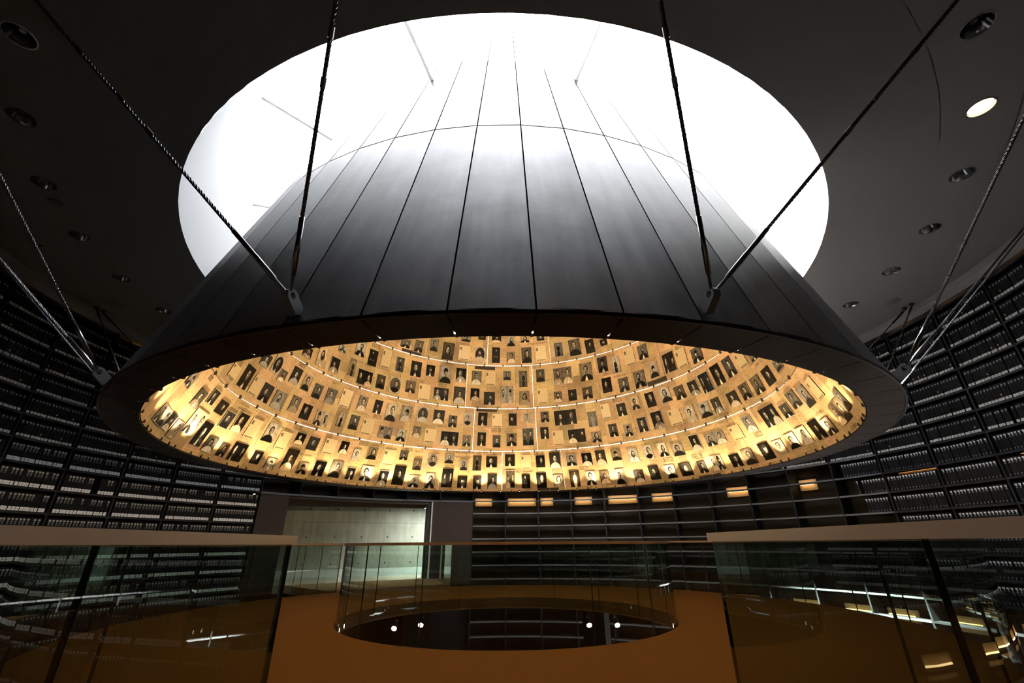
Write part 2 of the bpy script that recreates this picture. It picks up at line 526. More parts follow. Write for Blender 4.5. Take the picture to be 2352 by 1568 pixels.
    hm = ell(cx, cy + 0.165 * s, 0.165 * s, 0.11 * s, 0.12).max(ell(cx, cy + 0.105 * s, 0.25 * s, 0.03 * s, 0.3))
    val = gmix(val, hairv * 0.7 + 0.015, hm * hat)
    val = G.math('POWER', (val * 1.5).max(0.0), 1.65)
    if oval:
        xx = (u - 0.5) / 0.45; yy = (v - 0.5) / 0.47
        d = G.math('SQRT', xx * xx + yy * yy)
        val = gmix(val, G.math('ADD', 0.5, 0.0), ((d - 1.0) * 25.0).sat())
    else:
        brd = (u - 0.5).abs().gt(0.462).max((v - 0.5).abs().gt(0.47)) * rn(13, seed0).gt(0.66)
        val = gmix(val, G.math('ADD', 0.52, 0.0), brd)
    ti = rn(14, seed0); ti = ti * ti * 1.0
    comb = nt.nodes.new('ShaderNodeCombineColor')
    nt.links.new((val * gmix(G.math('ADD', 0.97, 0.0), 1.1, ti)).s, comb.inputs[0])
    nt.links.new((val * gmix(G.math('ADD', 0.96, 0.0), 0.86, ti)).s, comb.inputs[1])
    nt.links.new((val * gmix(G.math('ADD', 0.92, 0.0), 0.58, ti)).s, comb.inputs[2])
    nt.links.new(comb.outputs[0], b.inputs['Base Color'])
    b.inputs['Roughness'].default_value = 0.45
    b.inputs['Specular IOR Level'].default_value = 0.1
    return m


MAT['photo1'] = photo('photograph_single')
MAT['photo2'] = photo('photograph_pair', cells=2)
MAT['photoT'] = photo('photograph_full_length', TALL=0.5, CY=0.80)
MAT['photo0'] = photo('photograph_oval', oval=True)


def form_card():
    m, nt, b = new_mat('form_card'); G.nt = nt
    uvn = nt.nodes.new('ShaderNodeUVMap'); oi = nt.nodes.new('ShaderNodeObjectInfo')
    sp = nt.nodes.new('ShaderNodeSeparateXYZ'); nt.links.new(uvn.outputs[0], sp.inputs[0])
    u, v = G(sp.outputs[0]), G(sp.outputs[1]); r = G(oi.outputs['Random'])
    n = nt.nodes.new('ShaderNodeTexNoise'); n.inputs['Scale'].default_value = 1.0; n.inputs['Detail'].default_value = 2
    c = nt.nodes.new('ShaderNodeCombineXYZ')
    rows = v * 22.0
    nt.links.new((u * 14.0 + r * 60).s, c.inputs[0]); nt.links.new((rows.floor() * 5.3).s, c.inputs[1]); nt.links.new(c.outputs[0], n.inputs['Vector'])
    tx = (rows.frac() - 0.5).abs().lt(0.2) * G(n.outputs['Fac']).gt(0.5) * (u - 0.5).abs().lt(0.42) * (v - 0.5).abs().lt(0.44)
    ph = (u - 0.16).abs().lt(0.09) * (v - 0.78).abs().lt(0.10)
    bar = (u - 0.5).abs().lt(0.40) * (v - 0.06).abs().lt(0.035)
    val = (0.66 + r * 0.16) * (1.0 - tx * 0.28) * (1.0 - ph * 0.8) * (1.0 - bar * 0.7)
    comb = nt.nodes.new('ShaderNodeCombineColor')
    nt.links.new((val * 1.0).s, comb.inputs[0]); nt.links.new((val * 0.83).s, comb.inputs[1]); nt.links.new((val * 0.52).s, comb.inputs[2])
    nt.links.new(comb.outputs[0], b.inputs['Base Color'])
    b.inputs['Roughness'].default_value = 0.35
    return m


MAT['form'] = form_card()


# spine labels of the archive boxes (u, v over one label)
def label_mat(name, col, kind):
    m, nt, b = new_mat(name); G.nt = nt
    uvn = nt.nodes.new('ShaderNodeUVMap')
    sp = nt.nodes.new('ShaderNodeSeparateXYZ'); nt.links.new(uvn.outputs[0], sp.inputs[0])
    u, v = G(sp.outputs[0]), G(sp.outputs[1])
    if kind == 'mark':        # bold white sign, dark ground: two uprights under a bar, wider on one side
        k = v.gt(0.62) * u.lt(0.95)
        k = k.max((u - 0.68).abs().lt(0.13) * v.gt(0.08)).max((u - 0.26).abs().lt(0.12) * v.gt(0.38)).max(v.gt(0.05) * v.lt(0.22) * u.gt(0.4) * u.lt(0.8))
    elif kind == 'tag':       # three stacked lines of type, fading size
        k = v.gt(0.74).max((v - 0.50).abs().lt(0.13) * (u - 0.5).abs().lt(0.38) * ((u * 4.0).frac() - 0.5).abs().lt(0.34) * 0.45)
        k = k.max((v - 0.2).abs().lt(0.12) * (u - 0.5).abs().lt(0.3) * ((u * 3.0).frac() - 0.5).abs().lt(0.34) * 0.35)
    else:
        k = 1.0 - (v - 0.45).abs().lt(0.16) * (u - 0.5).abs().lt(0.30) * 0.25
    comb = nt.nodes.new('ShaderNodeCombineColor')
    for i in range(3): nt.links.new((k * col[i] + 0.012).s, comb.inputs[i])
    nt.links.new(comb.outputs[0], b.inputs['Base Color'])
    b.inputs['Roughness'].default_value = 0.6
    return m


MAT['lab_mark'] = label_mat('label_white_mark', (0.85, 0.87, 0.9), 'mark')
MAT['lab_tag'] = label_mat('label_grey_tag', (0.42, 0.40, 0.36), 'tag')
MAT['lab_plate'] = label_mat('label_pale_plate', (0.78, 0.75, 0.70), 'plate')
MAT['lab_white'] = label_mat('label_white_plate', (0.92, 0.93, 0.95), 'plate')
MAT['lab_small'] = label_mat('label_small_sign', (0.40, 0.46, 0.50), 'tag')
MAT['caption'] = simple('caption_ink_band', (0.035, 0.028, 0.02), 0.7, noise=0.9, nscale=45)

ITEMS = [
    (-116.7, 2.66, 0.58, 0.263, 'g'), (-112.2, 2.672, 0.343, 0.265, 'p'), (-108.23, 2.64, 0.331, 0.294, 'p'), (-103.67, 2.849, 0.506, 0.44, 'g'), (-98.92, 2.764, 0.329, 0.434, 'p'), (-108.86, 3.128, 0.572, 0.307, 'p'),
    (-118.05, 3.174, 0.348, 0.215, 'p'), (-104.28, 3.272, 0.293, 0.27, 'p'), (-98.96, 3.224, 0.331, 0.245, 'p'), (-94.49, 3.108, 0.325, 0.33, 'p'), (-89.91, 3.16, 0.352, 0.399, 'p'), (-84.92, 3.148, 0.355, 0.409, 'd'),
    (-94.44, 2.67, 0.333, 0.291, 'p'), (-89.75, 2.655, 0.244, 0.255, 'p'), (-85.14, 2.693, 0.41, 0.367, 'g'), (-78.9, 2.686, 0.263, 0.268, 'p'), (-74.05, 2.634, 0.288, 0.259, 'p'), (-78.93, 3.19, 0.355, 0.421, 'p'),
    (-74.01, 3.118, 0.339, 0.404, 'd'), (-69.11, 3.238, 0.269, 0.259, 'p'), (-64.51, 3.202, 0.31, 0.322, 'p'), (-69.1, 2.783, 0.344, 0.502, 'p'), (-64.28, 2.666, 0.291, 0.283, 'p'), (-59.04, 3.22, 0.351, 0.384, 'd'),
    (-54.43, 3.257, 0.241, 0.318, 'p'), (-49.79, 3.142, 0.226, 0.296, 'p'), (-44.91, 3.235, 0.315, 0.375, 'p'), (-59.38, 2.711, 0.324, 0.368, 'p'), (-54.42, 2.752, 0.332, 0.429, 'p'), (-49.64, 2.694, 0.262, 0.327, 'p'),
    (-44.8, 2.736, 0.364, 0.423, 'p'), (-39.34, 2.669, 0.301, 0.429, 'p'), (-103.3, 3.766, 0.48, 0.258, 'd'), (-97.5, 3.84, 0.383, 0.448, 'p'), (-92.32, 3.817, 0.398, 0.389, 'd'), (-87.54, 3.803, 0.356, 0.38, 'p'),
    (-82.03, 3.795, 0.387, 0.395, 'p'), (-88.89, 4.361, 0.321, 0.375, 'o'), (-85, 4.24, 0.263, 0.269, 'p'), (-94.06, 4.288, 0.345, 0.27, 'p'), (-80.33, 4.375, 0.313, 0.377, 'p'), (-75.27, 4.35, 0.289, 0.383, 'p'),
    (-70.36, 4.281, 0.271, 0.343, 'p'), (-65.08, 4.285, 0.317, 0.387, 'p'), (-59.62, 4.347, 0.325, 0.463, 'd'), (-53.24, 4.346, 0.281, 0.395, 'p'), (-47.45, 4.36, 0.245, 0.371, 'p'), (-76.09, 3.854, 0.295, 0.374, 'p'),
    (-71.29, 3.788, 0.303, 0.359, 'p'), (-65.12, 3.76, 0.43, 0.377, 'g'), (-58.77, 3.851, 0.211, 0.374, 'p'), (-54.02, 3.864, 0.278, 0.379, 'p'), (-49.11, 3.829, 0.345, 0.42, 'd'), (-42.63, 3.775, 0.42, 0.337, 'g'),
    (-79.67, 4.935, 0.323, 0.252, 'p'), (-73.21, 5.031, 0.347, 0.507, 'p'), (-67.57, 4.987, 0.322, 0.408, 'p'), (-59.11, 5.663, 0.322, 0.425, 'p'), (-53.49, 5.551, 0.283, 0.456, 'p'), (-48.21, 5.644, 0.303, 0.55, 'd'),
    (-60.57, 5.117, 0.237, 0.517, 'p'), (-55, 4.97, 0.521, 0.433, 'g'), (-48.64, 5, 0.273, 0.388, 'p'), (-66.09, 5.46, 0.265, 0.204, 'p'), (-41.9, 6.223, 0.305, 0.253, 'p'), (-36.33, 6.25, 0.301, 0.392, 'p'),
    (-30.14, 6.381, 0.253, 0.38, 'p'), (-24.1, 6.284, 0.374, 0.55, 'p'), (-17.44, 6.301, 0.36, 0.467, 'd'), (-11.02, 6.296, 0.327, 0.469, 'o'), (-17.37, 6.724, 0.307, 0.206, 'p'), (-10.55, 6.821, 0.241, 0.201, 'p'),
    (-4.38, 6.303, 0.258, 0.503, 'p'), (1.79, 6.241, 0.268, 0.352, 'p'), (-4.31, 6.777, 0.327, 0.241, 'p'), (1.87, 6.715, 0.258, 0.327, 'p'), (7.84, 6.765, 0.31, 0.241, 'p'), (8.2, 6.289, 0.327, 0.503, 'p'),
    (14.19, 6.305, 0.343, 0.481, 'd'), (21.68, 6.352, 0.289, 0.466, 'p'), (28.43, 6.333, 0.417, 0.55, 'p'), (34.62, 6.269, 0.292, 0.427, 'p'), (14.53, 6.759, 0.274, 0.189, 'p'), (40.58, 6.27, 0.237, 0.195, 'p'),
    (-42.41, 5.607, 0.271, 0.451, 'p'), (-42.98, 5.014, 0.368, 0.46, 'o'), (-35.87, 5.596, 0.335, 0.464, 'p'), (-30.15, 5.634, 0.272, 0.342, 'p'), (-24.34, 5.59, 0.383, 0.534, 'p'), (-18.02, 5.634, 0.318, 0.435, 'p'),
    (-37.01, 5.065, 0.305, 0.355, 'p'), (-31.69, 4.98, 0.363, 0.487, 'd'), (-25.11, 5.007, 0.466, 0.374, 'g'), (-18.12, 5.034, 0.367, 0.52, 'p'), (-11.85, 5.59, 0.318, 0.447, 'p'), (-6.39, 5.595, 0.318, 0.448, 'd'),
    (0.17, 5.689, 0.269, 0.31, 'p'), (6.5, 5.575, 0.258, 0.517, 'p'), (-12.2, 5.086, 0.284, 0.385, 'p'), (-6.63, 4.991, 0.352, 0.403, 'p'), (0.07, 5.114, 0.42, 0.55, 'g'), (6.73, 5.003, 0.327, 0.436, 'p'),
    (13.34, 5.644, 0.301, 0.43, 'p'), (22.09, 5.57, 0.634, 0.55, 'g'), (31.42, 5.57, 0.406, 0.55, 'p'), (13.76, 5.022, 0.326, 0.469, 'd'), (19.68, 4.963, 0.277, 0.351, 'p'), (25.23, 4.96, 0.266, 0.342, 'p'),
    (31.03, 4.957, 0.314, 0.358, 'p'), (38.38, 5.669, 0.309, 0.464, 'p'), (38.85, 5.066, 0.303, 0.44, 'p'), (-42.25, 4.295, 0.345, 0.487, 'p'), (-36.86, 4.337, 0.332, 0.447, 'p'), (-36.97, 3.767, 0.291, 0.341, 'p'),
    (-30.83, 4.374, 0.339, 0.44, 'o'), (-24.9, 4.369, 0.342, 0.41, 'p'), (-19.68, 4.285, 0.261, 0.348, 'p'), (-14.32, 4.375, 0.278, 0.381, 'o'), (-31.87, 3.905, 0.243, 0.328, 'p'), (-27.03, 3.842, 0.349, 0.399, 'd'),
    (-20.16, 3.813, 0.589, 0.432, 'g'), (-14.09, 3.781, 0.245, 0.326, 'p'), (-8.84, 4.395, 0.294, 0.392, 'p'), (-3.53, 4.358, 0.311, 0.414, 'd'), (2.17, 4.388, 0.252, 0.376, 'p'), (7.5, 4.424, 0.229, 0.327, 'p'),
    (-8.88, 3.842, 0.287, 0.435, 'p'), (-3.59, 3.788, 0.245, 0.367, 'p'), (1.67, 3.834, 0.343, 0.414, 'p'), (7.58, 3.9, 0.369, 0.55, 'g'), (14.06, 4.429, 0.261, 0.326, 'p'), (21.56, 4.366, 0.699, 0.443, 'g'),
    (31.29, 4.232, 0.276, 0.44, 'p'), (13.5, 3.986, 0.261, 0.359, 'p'), (18.12, 3.826, 0.334, 0.444, 'd'), (24.82, 3.842, 0.586, 0.416, 'g'), (31.49, 3.755, 0.298, 0.313, 'p'), (36.64, 4.378, 0.274, 0.427, 'd'),
    (-39.18, 3.181, 0.364, 0.438, 'd'), (-34.54, 3.276, 0.244, 0.267, 'p'), (-29.58, 3.084, 0.255, 0.343, 'p'), (-24.76, 3.213, 0.31, 0.385, 'o'), (-34.6, 2.769, 0.35, 0.55, 'p'), (-29.53, 2.643, 0.35, 0.358, 'p'),
    (-24.54, 2.68, 0.303, 0.445, 'p'), (-19.33, 3.283, 0.271, 0.292, 'p'), (-14.29, 3.124, 0.239, 0.317, 'p'), (-9.93, 3.193, 0.262, 0.457, 'p'), (-5.12, 3.23, 0.343, 0.335, 'p'), (-19.22, 2.772, 0.334, 0.55, 'g'),
    (-14.31, 2.683, 0.294, 0.356, 'p'), (-9.52, 2.676, 0.255, 0.391, 'p'), (-4.74, 2.71, 0.294, 0.462, 'p'), (1.03, 3.275, 0.311, 0.36, 'p'), (6.43, 3.223, 0.311, 0.43, 'd'), (11.27, 3.226, 0.278, 0.366, 'p'),
    (16.14, 3.238, 0.327, 0.475, 'p'), (1.15, 2.768, 0.303, 0.55, 'g'), (6.14, 2.703, 0.262, 0.425, 'p'), (11.15, 2.722, 0.311, 0.457, 'p'), (16.48, 2.706, 0.311, 0.349, 'p'), (21.69, 3.211, 0.342, 0.347, 'p'),
    (26.89, 3.208, 0.309, 0.366, 'p'), (31.57, 3.217, 0.31, 0.425, 'p'), (21.87, 2.728, 0.303, 0.489, 'p'), (27, 2.716, 0.303, 0.406, 'p'), (31.44, 2.718, 0.293, 0.365, 'p'), (43.71, 5.565, 0.273, 0.483, 'p'),
    (49.55, 5.66, 0.336, 0.5, 'd'), (55.25, 5.659, 0.312, 0.404, 'p'), (64.72, 5.116, 0.422, 0.55, 'g'), (70, 5.079, 0.352, 0.473, 'd'), (76.58, 4.96, 0.38, 0.364, 'p'), (45.32, 4.967, 0.316, 0.399, 'p'),
    (51.86, 4.988, 0.362, 0.475, 'p'), (57.95, 5.088, 0.305, 0.436, 'p'), (42.43, 4.342, 0.279, 0.353, 'p'), (48.03, 4.427, 0.278, 0.382, 'p'), (53.73, 4.41, 0.288, 0.395, 'p'), (59.65, 4.416, 0.328, 0.384, 'p'),
    (65.04, 4.352, 0.321, 0.342, 'p'), (70.55, 4.326, 0.334, 0.381, 'p'), (75.71, 4.323, 0.378, 0.487, 'g'), (81.18, 4.349, 0.333, 0.468, 'p'), (86.83, 4.353, 0.334, 0.426, 'p'), (92.73, 4.331, 0.421, 0.326, 'd'),
    (98.37, 4.211, 0.313, 0.165, 'p'), (37.78, 3.864, 0.26, 0.365, 'p'), (42.93, 3.801, 0.264, 0.353, 'p'), (48.37, 3.867, 0.31, 0.42, 'p'), (53.93, 3.89, 0.366, 0.497, 'p'), (60.32, 3.858, 0.39, 0.398, 'd'),
    (65.78, 3.831, 0.325, 0.405, 'p'), (71.14, 3.807, 0.376, 0.365, 'p'), (75.89, 3.8, 0.275, 0.353, 'p'), (82.48, 3.773, 0.348, 0.337, 'p'), (87.85, 3.797, 0.405, 0.359, 'p'), (93.42, 3.777, 0.428, 0.361, 'p'),
    (99.38, 3.775, 0.41, 0.333, 'p'), (105.81, 3.784, 0.39, 0.219, 'p'), (36.76, 3.244, 0.292, 0.323, 'p'), (42.33, 3.189, 0.307, 0.371, 'p'), (47.41, 3.202, 0.29, 0.384, 'o'), (52.24, 3.196, 0.29, 0.381, 'p'),
    (57, 3.145, 0.347, 0.339, 'p'), (63.41, 3.205, 0.308, 0.396, 'p'), (70.22, 3.19, 0.617, 0.309, 'g'), (77.56, 3.174, 0.35, 0.326, 'd'), (83.07, 3.246, 0.321, 0.363, 'p'), (91.12, 3.22, 0.548, 0.385, 'g'),
    (97.39, 3.173, 0.4, 0.273, 'p'), (102.46, 3.246, 0.375, 0.31, 'p'), (107.52, 3.167, 0.396, 0.372, 'p'), (113.17, 3.141, 0.418, 0.354, 'd'), (115.23, 2.714, 0.643, 0.33, 'g'), (120.67, 2.762, 0.442, 0.305, 'p'),
    (36.4, 2.698, 0.286, 0.441, 'p'), (42.22, 2.653, 0.293, 0.341, 'p'), (47.17, 2.704, 0.301, 0.387, 'p'), (52.32, 2.679, 0.301, 0.352, 'p'), (57.05, 2.679, 0.348, 0.339, 'p'), (62.25, 2.668, 0.237, 0.297, 'p'),
    (67.08, 2.704, 0.375, 0.359, 'g'), (72.88, 2.67, 0.303, 0.292, 'p'), (77.33, 2.683, 0.333, 0.343, 'p'), (83.2, 2.698, 0.33, 0.363, 'p'), (87.74, 2.693, 0.327, 0.285, 'p'), (92.62, 2.716, 0.374, 0.305, 'p'),
    (97.39, 2.721, 0.352, 0.323, 'p'), (102.65, 2.716, 0.38, 0.336, 'p'), (107.17, 2.672, 0.387, 0.276, 'p'),
]
PRINTS = [
    (-65.29, 4.588, 0.064, 'hd'), (-53.16, 5.886, 0.083, 'logo'), (-110.47, 3.422, 0.049, 'logo'), (-79.82, 4.63, 0.062, 'logo'),
    (-79.61, 3.452, 0.044, 'DAF-ED'), (-75.26, 3.472, 0.055, 'hd'), (-71.52, 3.438, 0.07, 'logo'), (-75.3, 3.348, 0.04, 'A Page of Testimony'),
    (-67.84, 3.556, 0.048, 'Feuille de Témoignage'), (-65.28, 2.945, 0.042, 'YAD VASHEM'), (-51.71, 3.451, 0.054, 'hd'), (-48.55, 3.424, 0.082, 'logo'),
    (-52.45, 2.462, 0.068, 'Emlék-Lap'), (-46.68, 4.117, 0.074, 'logo'), (-53.17, 4.111, 0.039, 'hs'), (-91.98, 3.442, 0.031, 'Feuille de Témoignage'),
    (-92.64, 3.361, 0.031, 'DAF-ED'), (-55.76, 5.327, 0.052, 'YAD VASHEM'), (-40.44, 4.612, 0.066, 'Feuille de Témoignage'), (-23.2, 5.922, 0.067, 'hd'),
    (-24.81, 5.27, 0.073, 'logo'), (-8.7, 5.906, 0.103, 'bar'), (7.74, 5.92, 0.055, 'hd'), (11.98, 5.926, 0.078, 'logo'),
    (13.39, 6.604, 0.074, 'A Page of Testimony'), (-38.66, 6.042, 0.083, 'bar'), (-14.71, 3.462, 0.07, 'YAD VASHEM'), (-18.99, 3.073, 0.076, 'logo'),
    (-29.84, 3.391, 0.079, 'hd'), (-33.31, 3.422, 0.059, 'logo'), (-3.87, 4.095, 0.085, 'logo'), (18.49, 4.65, 0.063, 'logo'),
    (23.92, 3.573, 0.068, 'A Page of Testimony'), (10.74, 3.45, 0.091, 'logo'), (5.55, 2.966, 0.065, 'YAD VASHEM'), (25.27, 2.986, 0.075, 'logo'),
    (-23.24, 4.125, 0.063, 'ДАФ-ЭД'), (-7.55, 4.637, 0.072, 'bar'), (-8.65, 3.478, 0.057, 'DAF-ED'), (-6.18, 3.482, 0.057, 'hd'),
    (-3.32, 3.46, 0.078, 'logo'), (22.34, 5.228, 0.06, 'hd'), (-26.84, 3.469, 0.043, 'hs'), (22.25, 5.15, 0.033, 'hs'),
    (-14.57, 3.35, 0.038, 'Institut Commémoratif'), (-14.52, 3.315, 0.038, 'des Martyrs et des Héros'), (13.03, 2.481, 0.076, 'bar'), (44.45, 5.233, 0.082, 'Emlék-Lap'),
    (54.74, 5.373, 0.049, 'ДАФ-ЭД'), (41.71, 4.611, 0.078, 'logo'), (52.84, 2.958, 0.085, 'logo'), (58.22, 4.786, 0.116, 'bar'),
    (66.38, 3.427, 0.064, 'hd'), (68.94, 3.473, 0.034, 'hs'), (75.82, 3.58, 0.051, 'Feuille de Témoignage'), (75.93, 3.449, 0.046, 'A Page of Testimony'),
    (88.11, 3.487, 0.041, 'A Page of Testimony'), (62, 2.91, 0.099, 'logo'), (83.78, 3.017, 0.074, 'logo'), (98.24, 4.056, 0.072, 'ДАФ-ЭД'),
    (76.54, 4.638, 0.049, 'hd'), (107.45, 2.885, 0.057, 'hb'), (115.5, 2.491, 0.048, 'hb'), (63.27, 2.446, 0.084, 'bar'),
    (69.91, 5.362, 0.062, 'logo'),
]

# ================================================================== THE SETTING
Z_CEIL = 5.617
R_HOLE, R_WALL, R_PLAT, R_WELL = 5.762, 8.97, 5.78, 2.615
SLAB = 0.20


def struct(name, mb, mats, smooth=False, parent=None, M=None):
    o = obj(name, mb.mesh(name, mats, smooth), parent, M)
    if parent is None: o['kind'] = 'structure'
    return o


# platform: a ring round the well, with the two bridges as floors of their own
mb = MB()
seg = 120
for i in range(seg):
    a0, a1 = 360 * i / seg, 360 * (i + 1) / seg
    mb.quad(pt(R_WELL, a0, 0), pt(R_WELL, a1, 0), pt(R_PLAT, a1, 0), pt(R_PLAT, a0, 0), 0)
    mb.quad(pt(R_WELL, a1, -SLAB), pt(R_WELL, a0, -SLAB), pt(R_PLAT, a0, -SLAB), pt(R_PLAT, a1, -SLAB), 1)
    mb.quad(pt(R_WELL, a1, 0), pt(R_WELL, a0, 0), pt(R_WELL, a0, -SLAB), pt(R_WELL, a1, -SLAB), 1)
    mb.quad(pt(R_PLAT, a0, 0), pt(R_PLAT, a1, 0), pt(R_PLAT, a1, -SLAB), pt(R_PLAT, a0, -SLAB), 1)
floor = struct('floor', mb, [MAT['carpet'], MAT['fascia']])
tag(floor, 'ochre carpeted ring platform around the round well', 'floor')
mb = MB(); mb.box(-1.22, 1.18, -9.6, -5.60, -SLAB, -0.002, 0)
tag(struct('floor_entry_bridge', mb, [MAT['carpet']]), 'ochre carpeted entry bridge running up to the platform', 'floor')
mb = MB(); mb.arcbox(-45.6, -15.3, 5.70, 8.97, -SLAB, -0.002, 12, 0)
tag(struct('floor_exit_bridge', mb, [MAT['carpet']]), 'carpeted bridge from the platform to the concrete passage', 'floor')
mb = MB(); mb.arcbox(-56, -2, 9.5, 12.9, -SLAB, -0.002, 16, 0); mb.arcbox(-53.1, -8, 8.97, 9.5, -SLAB, -0.002, 12, 0)
tag(struct('floor_passage', mb, [MAT['corr_floor']]), 'grey lit floor of the passage along the concrete wall', 'floor')
mb = MB(); mb.arcbox(0, 360, 0.01, 9.5, -3.4, -3.2, 48, 0)
tag(struct('floor_lower', mb, [MAT['black']]), 'dark lower floor under the platform', 'floor')

# ceiling with round recess holes for the downlights
DL_R, DL_RAD, DL_OFF = 7.31, 0.13, 0.9
mb = MB()
for s in range(36):
    c = 10 * s + DL_OFF
    e0, e1 = c - 5, c + 5
    for ra, rb in ((R_HOLE, 6.958), (7.662, 8.74)):
        for i in range(3):
            b0, b1 = e0 + 10 * i / 3, e0 + 10 * (i + 1) / 3
            mb.quad(pt(ra, b0, Z_CEIL), pt(ra, b1, Z_CEIL), pt(rb, b1, Z_CEIL), pt(rb, b0, Z_CEIL))
    for i in range(3):
        b0, b1 = e0 + 10 * i / 3, e0 + 10 * (i + 1) / 3
        mb.quad(pt(8.74, b0, Z_CEIL), pt(8.74, b1, Z_CEIL), pt(8.86, b1, 5.575), pt(8.86, b0, 5.575))
        mb.quad(pt(8.86, b0, 5.575), pt(8.86, b1, 5.575), pt(8.99, b1, 5.50), pt(8.99, b0, 5.50))
        mb.quad(pt(8.99, b0, 5.50), pt(8.99, b1, 5.50), pt(9.5, b1, 5.50), pt(9.5, b0, 5.50))
    # collar cell round one hole
    ctr = pt(DL_R, c, Z_CEIL)
    er, et = pt(1, c, 0), Vector((math.cos(rad(c)), -math.sin(rad(c)), 0))
    n = 24
    ring, outer = [], []
    for k in range(n):
        t = 2 * PI * (k + 0.5) / n
        ring.append(ctr + er * math.cos(t) * DL_RAD + et * math.sin(t) * DL_RAD)
        ct, st = math.cos(t), math.sin(t)
        q = 1 / max(abs(ct), abs(st))
        fr, ft = ct * q, st * q
        outer.append(pt(DL_R + 0.36 * fr, c + 5 * ft, Z_CEIL))
    for k in range(n):
        j = (k + 1) % n
        mb.quad(ring[k], ring[j], outer[j], outer[k])
    for sr in (1, -1):
        for sa in (1, -1):
            k = [i for i in range(n)]
            cor = pt(DL_R + 0.36 * sr, c + 5 * sa, Z_CEIL)
            best = sorted(k, key=lambda i: (outer[i] - cor).length)[:2]
            mb.poly([cor, outer[best[0]], outer[best[1]]])
ceil = struct('ceiling', mb, [MAT['ceiling']])
tag(ceil, 'flat grey painted ceiling with a round opening', 'ceiling')

mb = MB(); mb.arcbox(0, 360, R_HOLE - 0.02, 9.52, Z_CEIL + 0.24, Z_CEIL + 0.34, 96)  # added unseen ring, stops sky light leaking through the ceiling seams
tag(struct('ceiling_leak_blocker', mb, [MAT['black']]), 'unseen black ring added above the ceiling to block sky leaks', 'ceiling')
SH_K = 0.345
SH_TOP = 9.5
mb = MB(); mb.lathe([(R_HOLE, Z_CEIL), (R_HOLE - SH_K * (SH_TOP - Z_CEIL), SH_TOP)], 96)
tag(struct('wall_skylight_shaft', mb, [MAT['white']], True), 'white tapering skylight shaft above the ceiling opening', 'wall')

# round outer wall (behind the shelving), open at the passage
mb = MB()
for a0, a1, z0, z1 in ((-7.9, 360 - 53.1, -3.4, 5.55), (-53.1, -7.9, 2.45, 5.55), (-53.1, -7.9, -3.4, -SLAB)):
    n = max(2, int((a1 - a0) / 3))
    mb.arcbox(a0, a1, 9.42, 9.5, z0, z1, n)
tag(struct('wall_round', mb, [MAT['black']]), 'black round wall behind the shelving', 'wall')

# passage beyond the exit bridge
PA, PU = Vector((-8.07, 8.9, 0)), Vector((0.9085, 0.4179, 0))
PN = Vector((-PU.y, PU.x, 0))                                     # away from the hall
wallp = struct('wall_passage', (lambda m: (m.quad(PA - PU * 2.5 + PN * 0.06, PA + PU * 9.5 + PN * 0.06, PA + PU * 9.5 + PN * 0.06 + Vector((0, 0, 2.6)), PA - PU * 2.5 + PN * 0.06 + Vector((0, 0, 2.6))), m)[1])(MB()), [MAT['ink']])
tag(wallp, 'cast concrete wall of the passage beyond the bridge', 'wall')
PM = Matrix(((PU.x, PN.x, 0, PA.x), (PU.y, PN.y, 0, PA.y), (0, 0, 1, 0), (0, 0, 0, 1)))
mb = MB(); mb.box(-2.5, 9.5, -0.005, 0.05, 0.0, 1.81, 0)
o = struct('concrete_lift', mb, [MAT['concrete']], parent=wallp, M=PM)
mb = MB(); mb.box(-2.5, 9.5, 0.002, 0.05, 1.818, 2.6, 0)
o = struct('concrete_lift', mb, [MAT['concrete']], parent=wallp, M=PM)
th = MB(); th.tube((0, -0.012, 0), (0, 0.03, 0), 0.028, seg=10)
th = th.mesh('tie_hole', [MAT['ink']])
for z in (2.27, 1.31, 0.42):
    for k in range(6):
        t = 0.90 + 0.965 * k
        obj('tie_hole', th, wallp, PM @ Matrix.Translation((t, 0, z + 0.003 * k)))
mb = MB(); mb.box(-2.5, 9.5, -0.14, -0.005, 0.0, 0.25, 0)
tag(struct('baseboard_passage', mb, [MAT['conc_light']], M=PM), 'pale kerb along the foot of the concrete wall', 'baseboard')
mb = MB(); mb.arcbox(-56, -2, 9.5, 13.2, 2.36, 2.44, 16); mb.arcbox(-47.6, -18.2, 8.99, 9.5, 2.36, 2.43, 12)
tag(struct('ceiling_passage', mb, [MAT['bronze']]), 'low brown ceiling of the passage', 'ceiling')


def wall_between(name, p, q, z0, z1, th, mat, label):
    d = (q - p).normalized(); L = (q - p).length
    M = Matrix(((d.x, -d.y, 0, p.x), (d.y, d.x, 0, p.y), (0, 0, 1, 0), (0, 0, 0, 1)))
    m = MB(); m.box(0, L, -th / 2, th / 2, z0, z1)
    return tag(struct(name, m, [mat], M=M), label, 'wall')


wall_between('wall_passage_end_a', pt(9.43, -49.5, 0), PA - PU * 1.6 + PN * 0.05, 0, 2.4, 0.1, MAT['concrete'], 'short concrete end wall of the passage beside the packed shelves')
wall_between('wall_passage_end_b', pt(9.43, -6.0, 0), PA + PU * 8.6 + PN * 0.05, 0, 2.4, 0.1, MAT['concrete'], 'short concrete end wall of the passage beside the empty shelves')

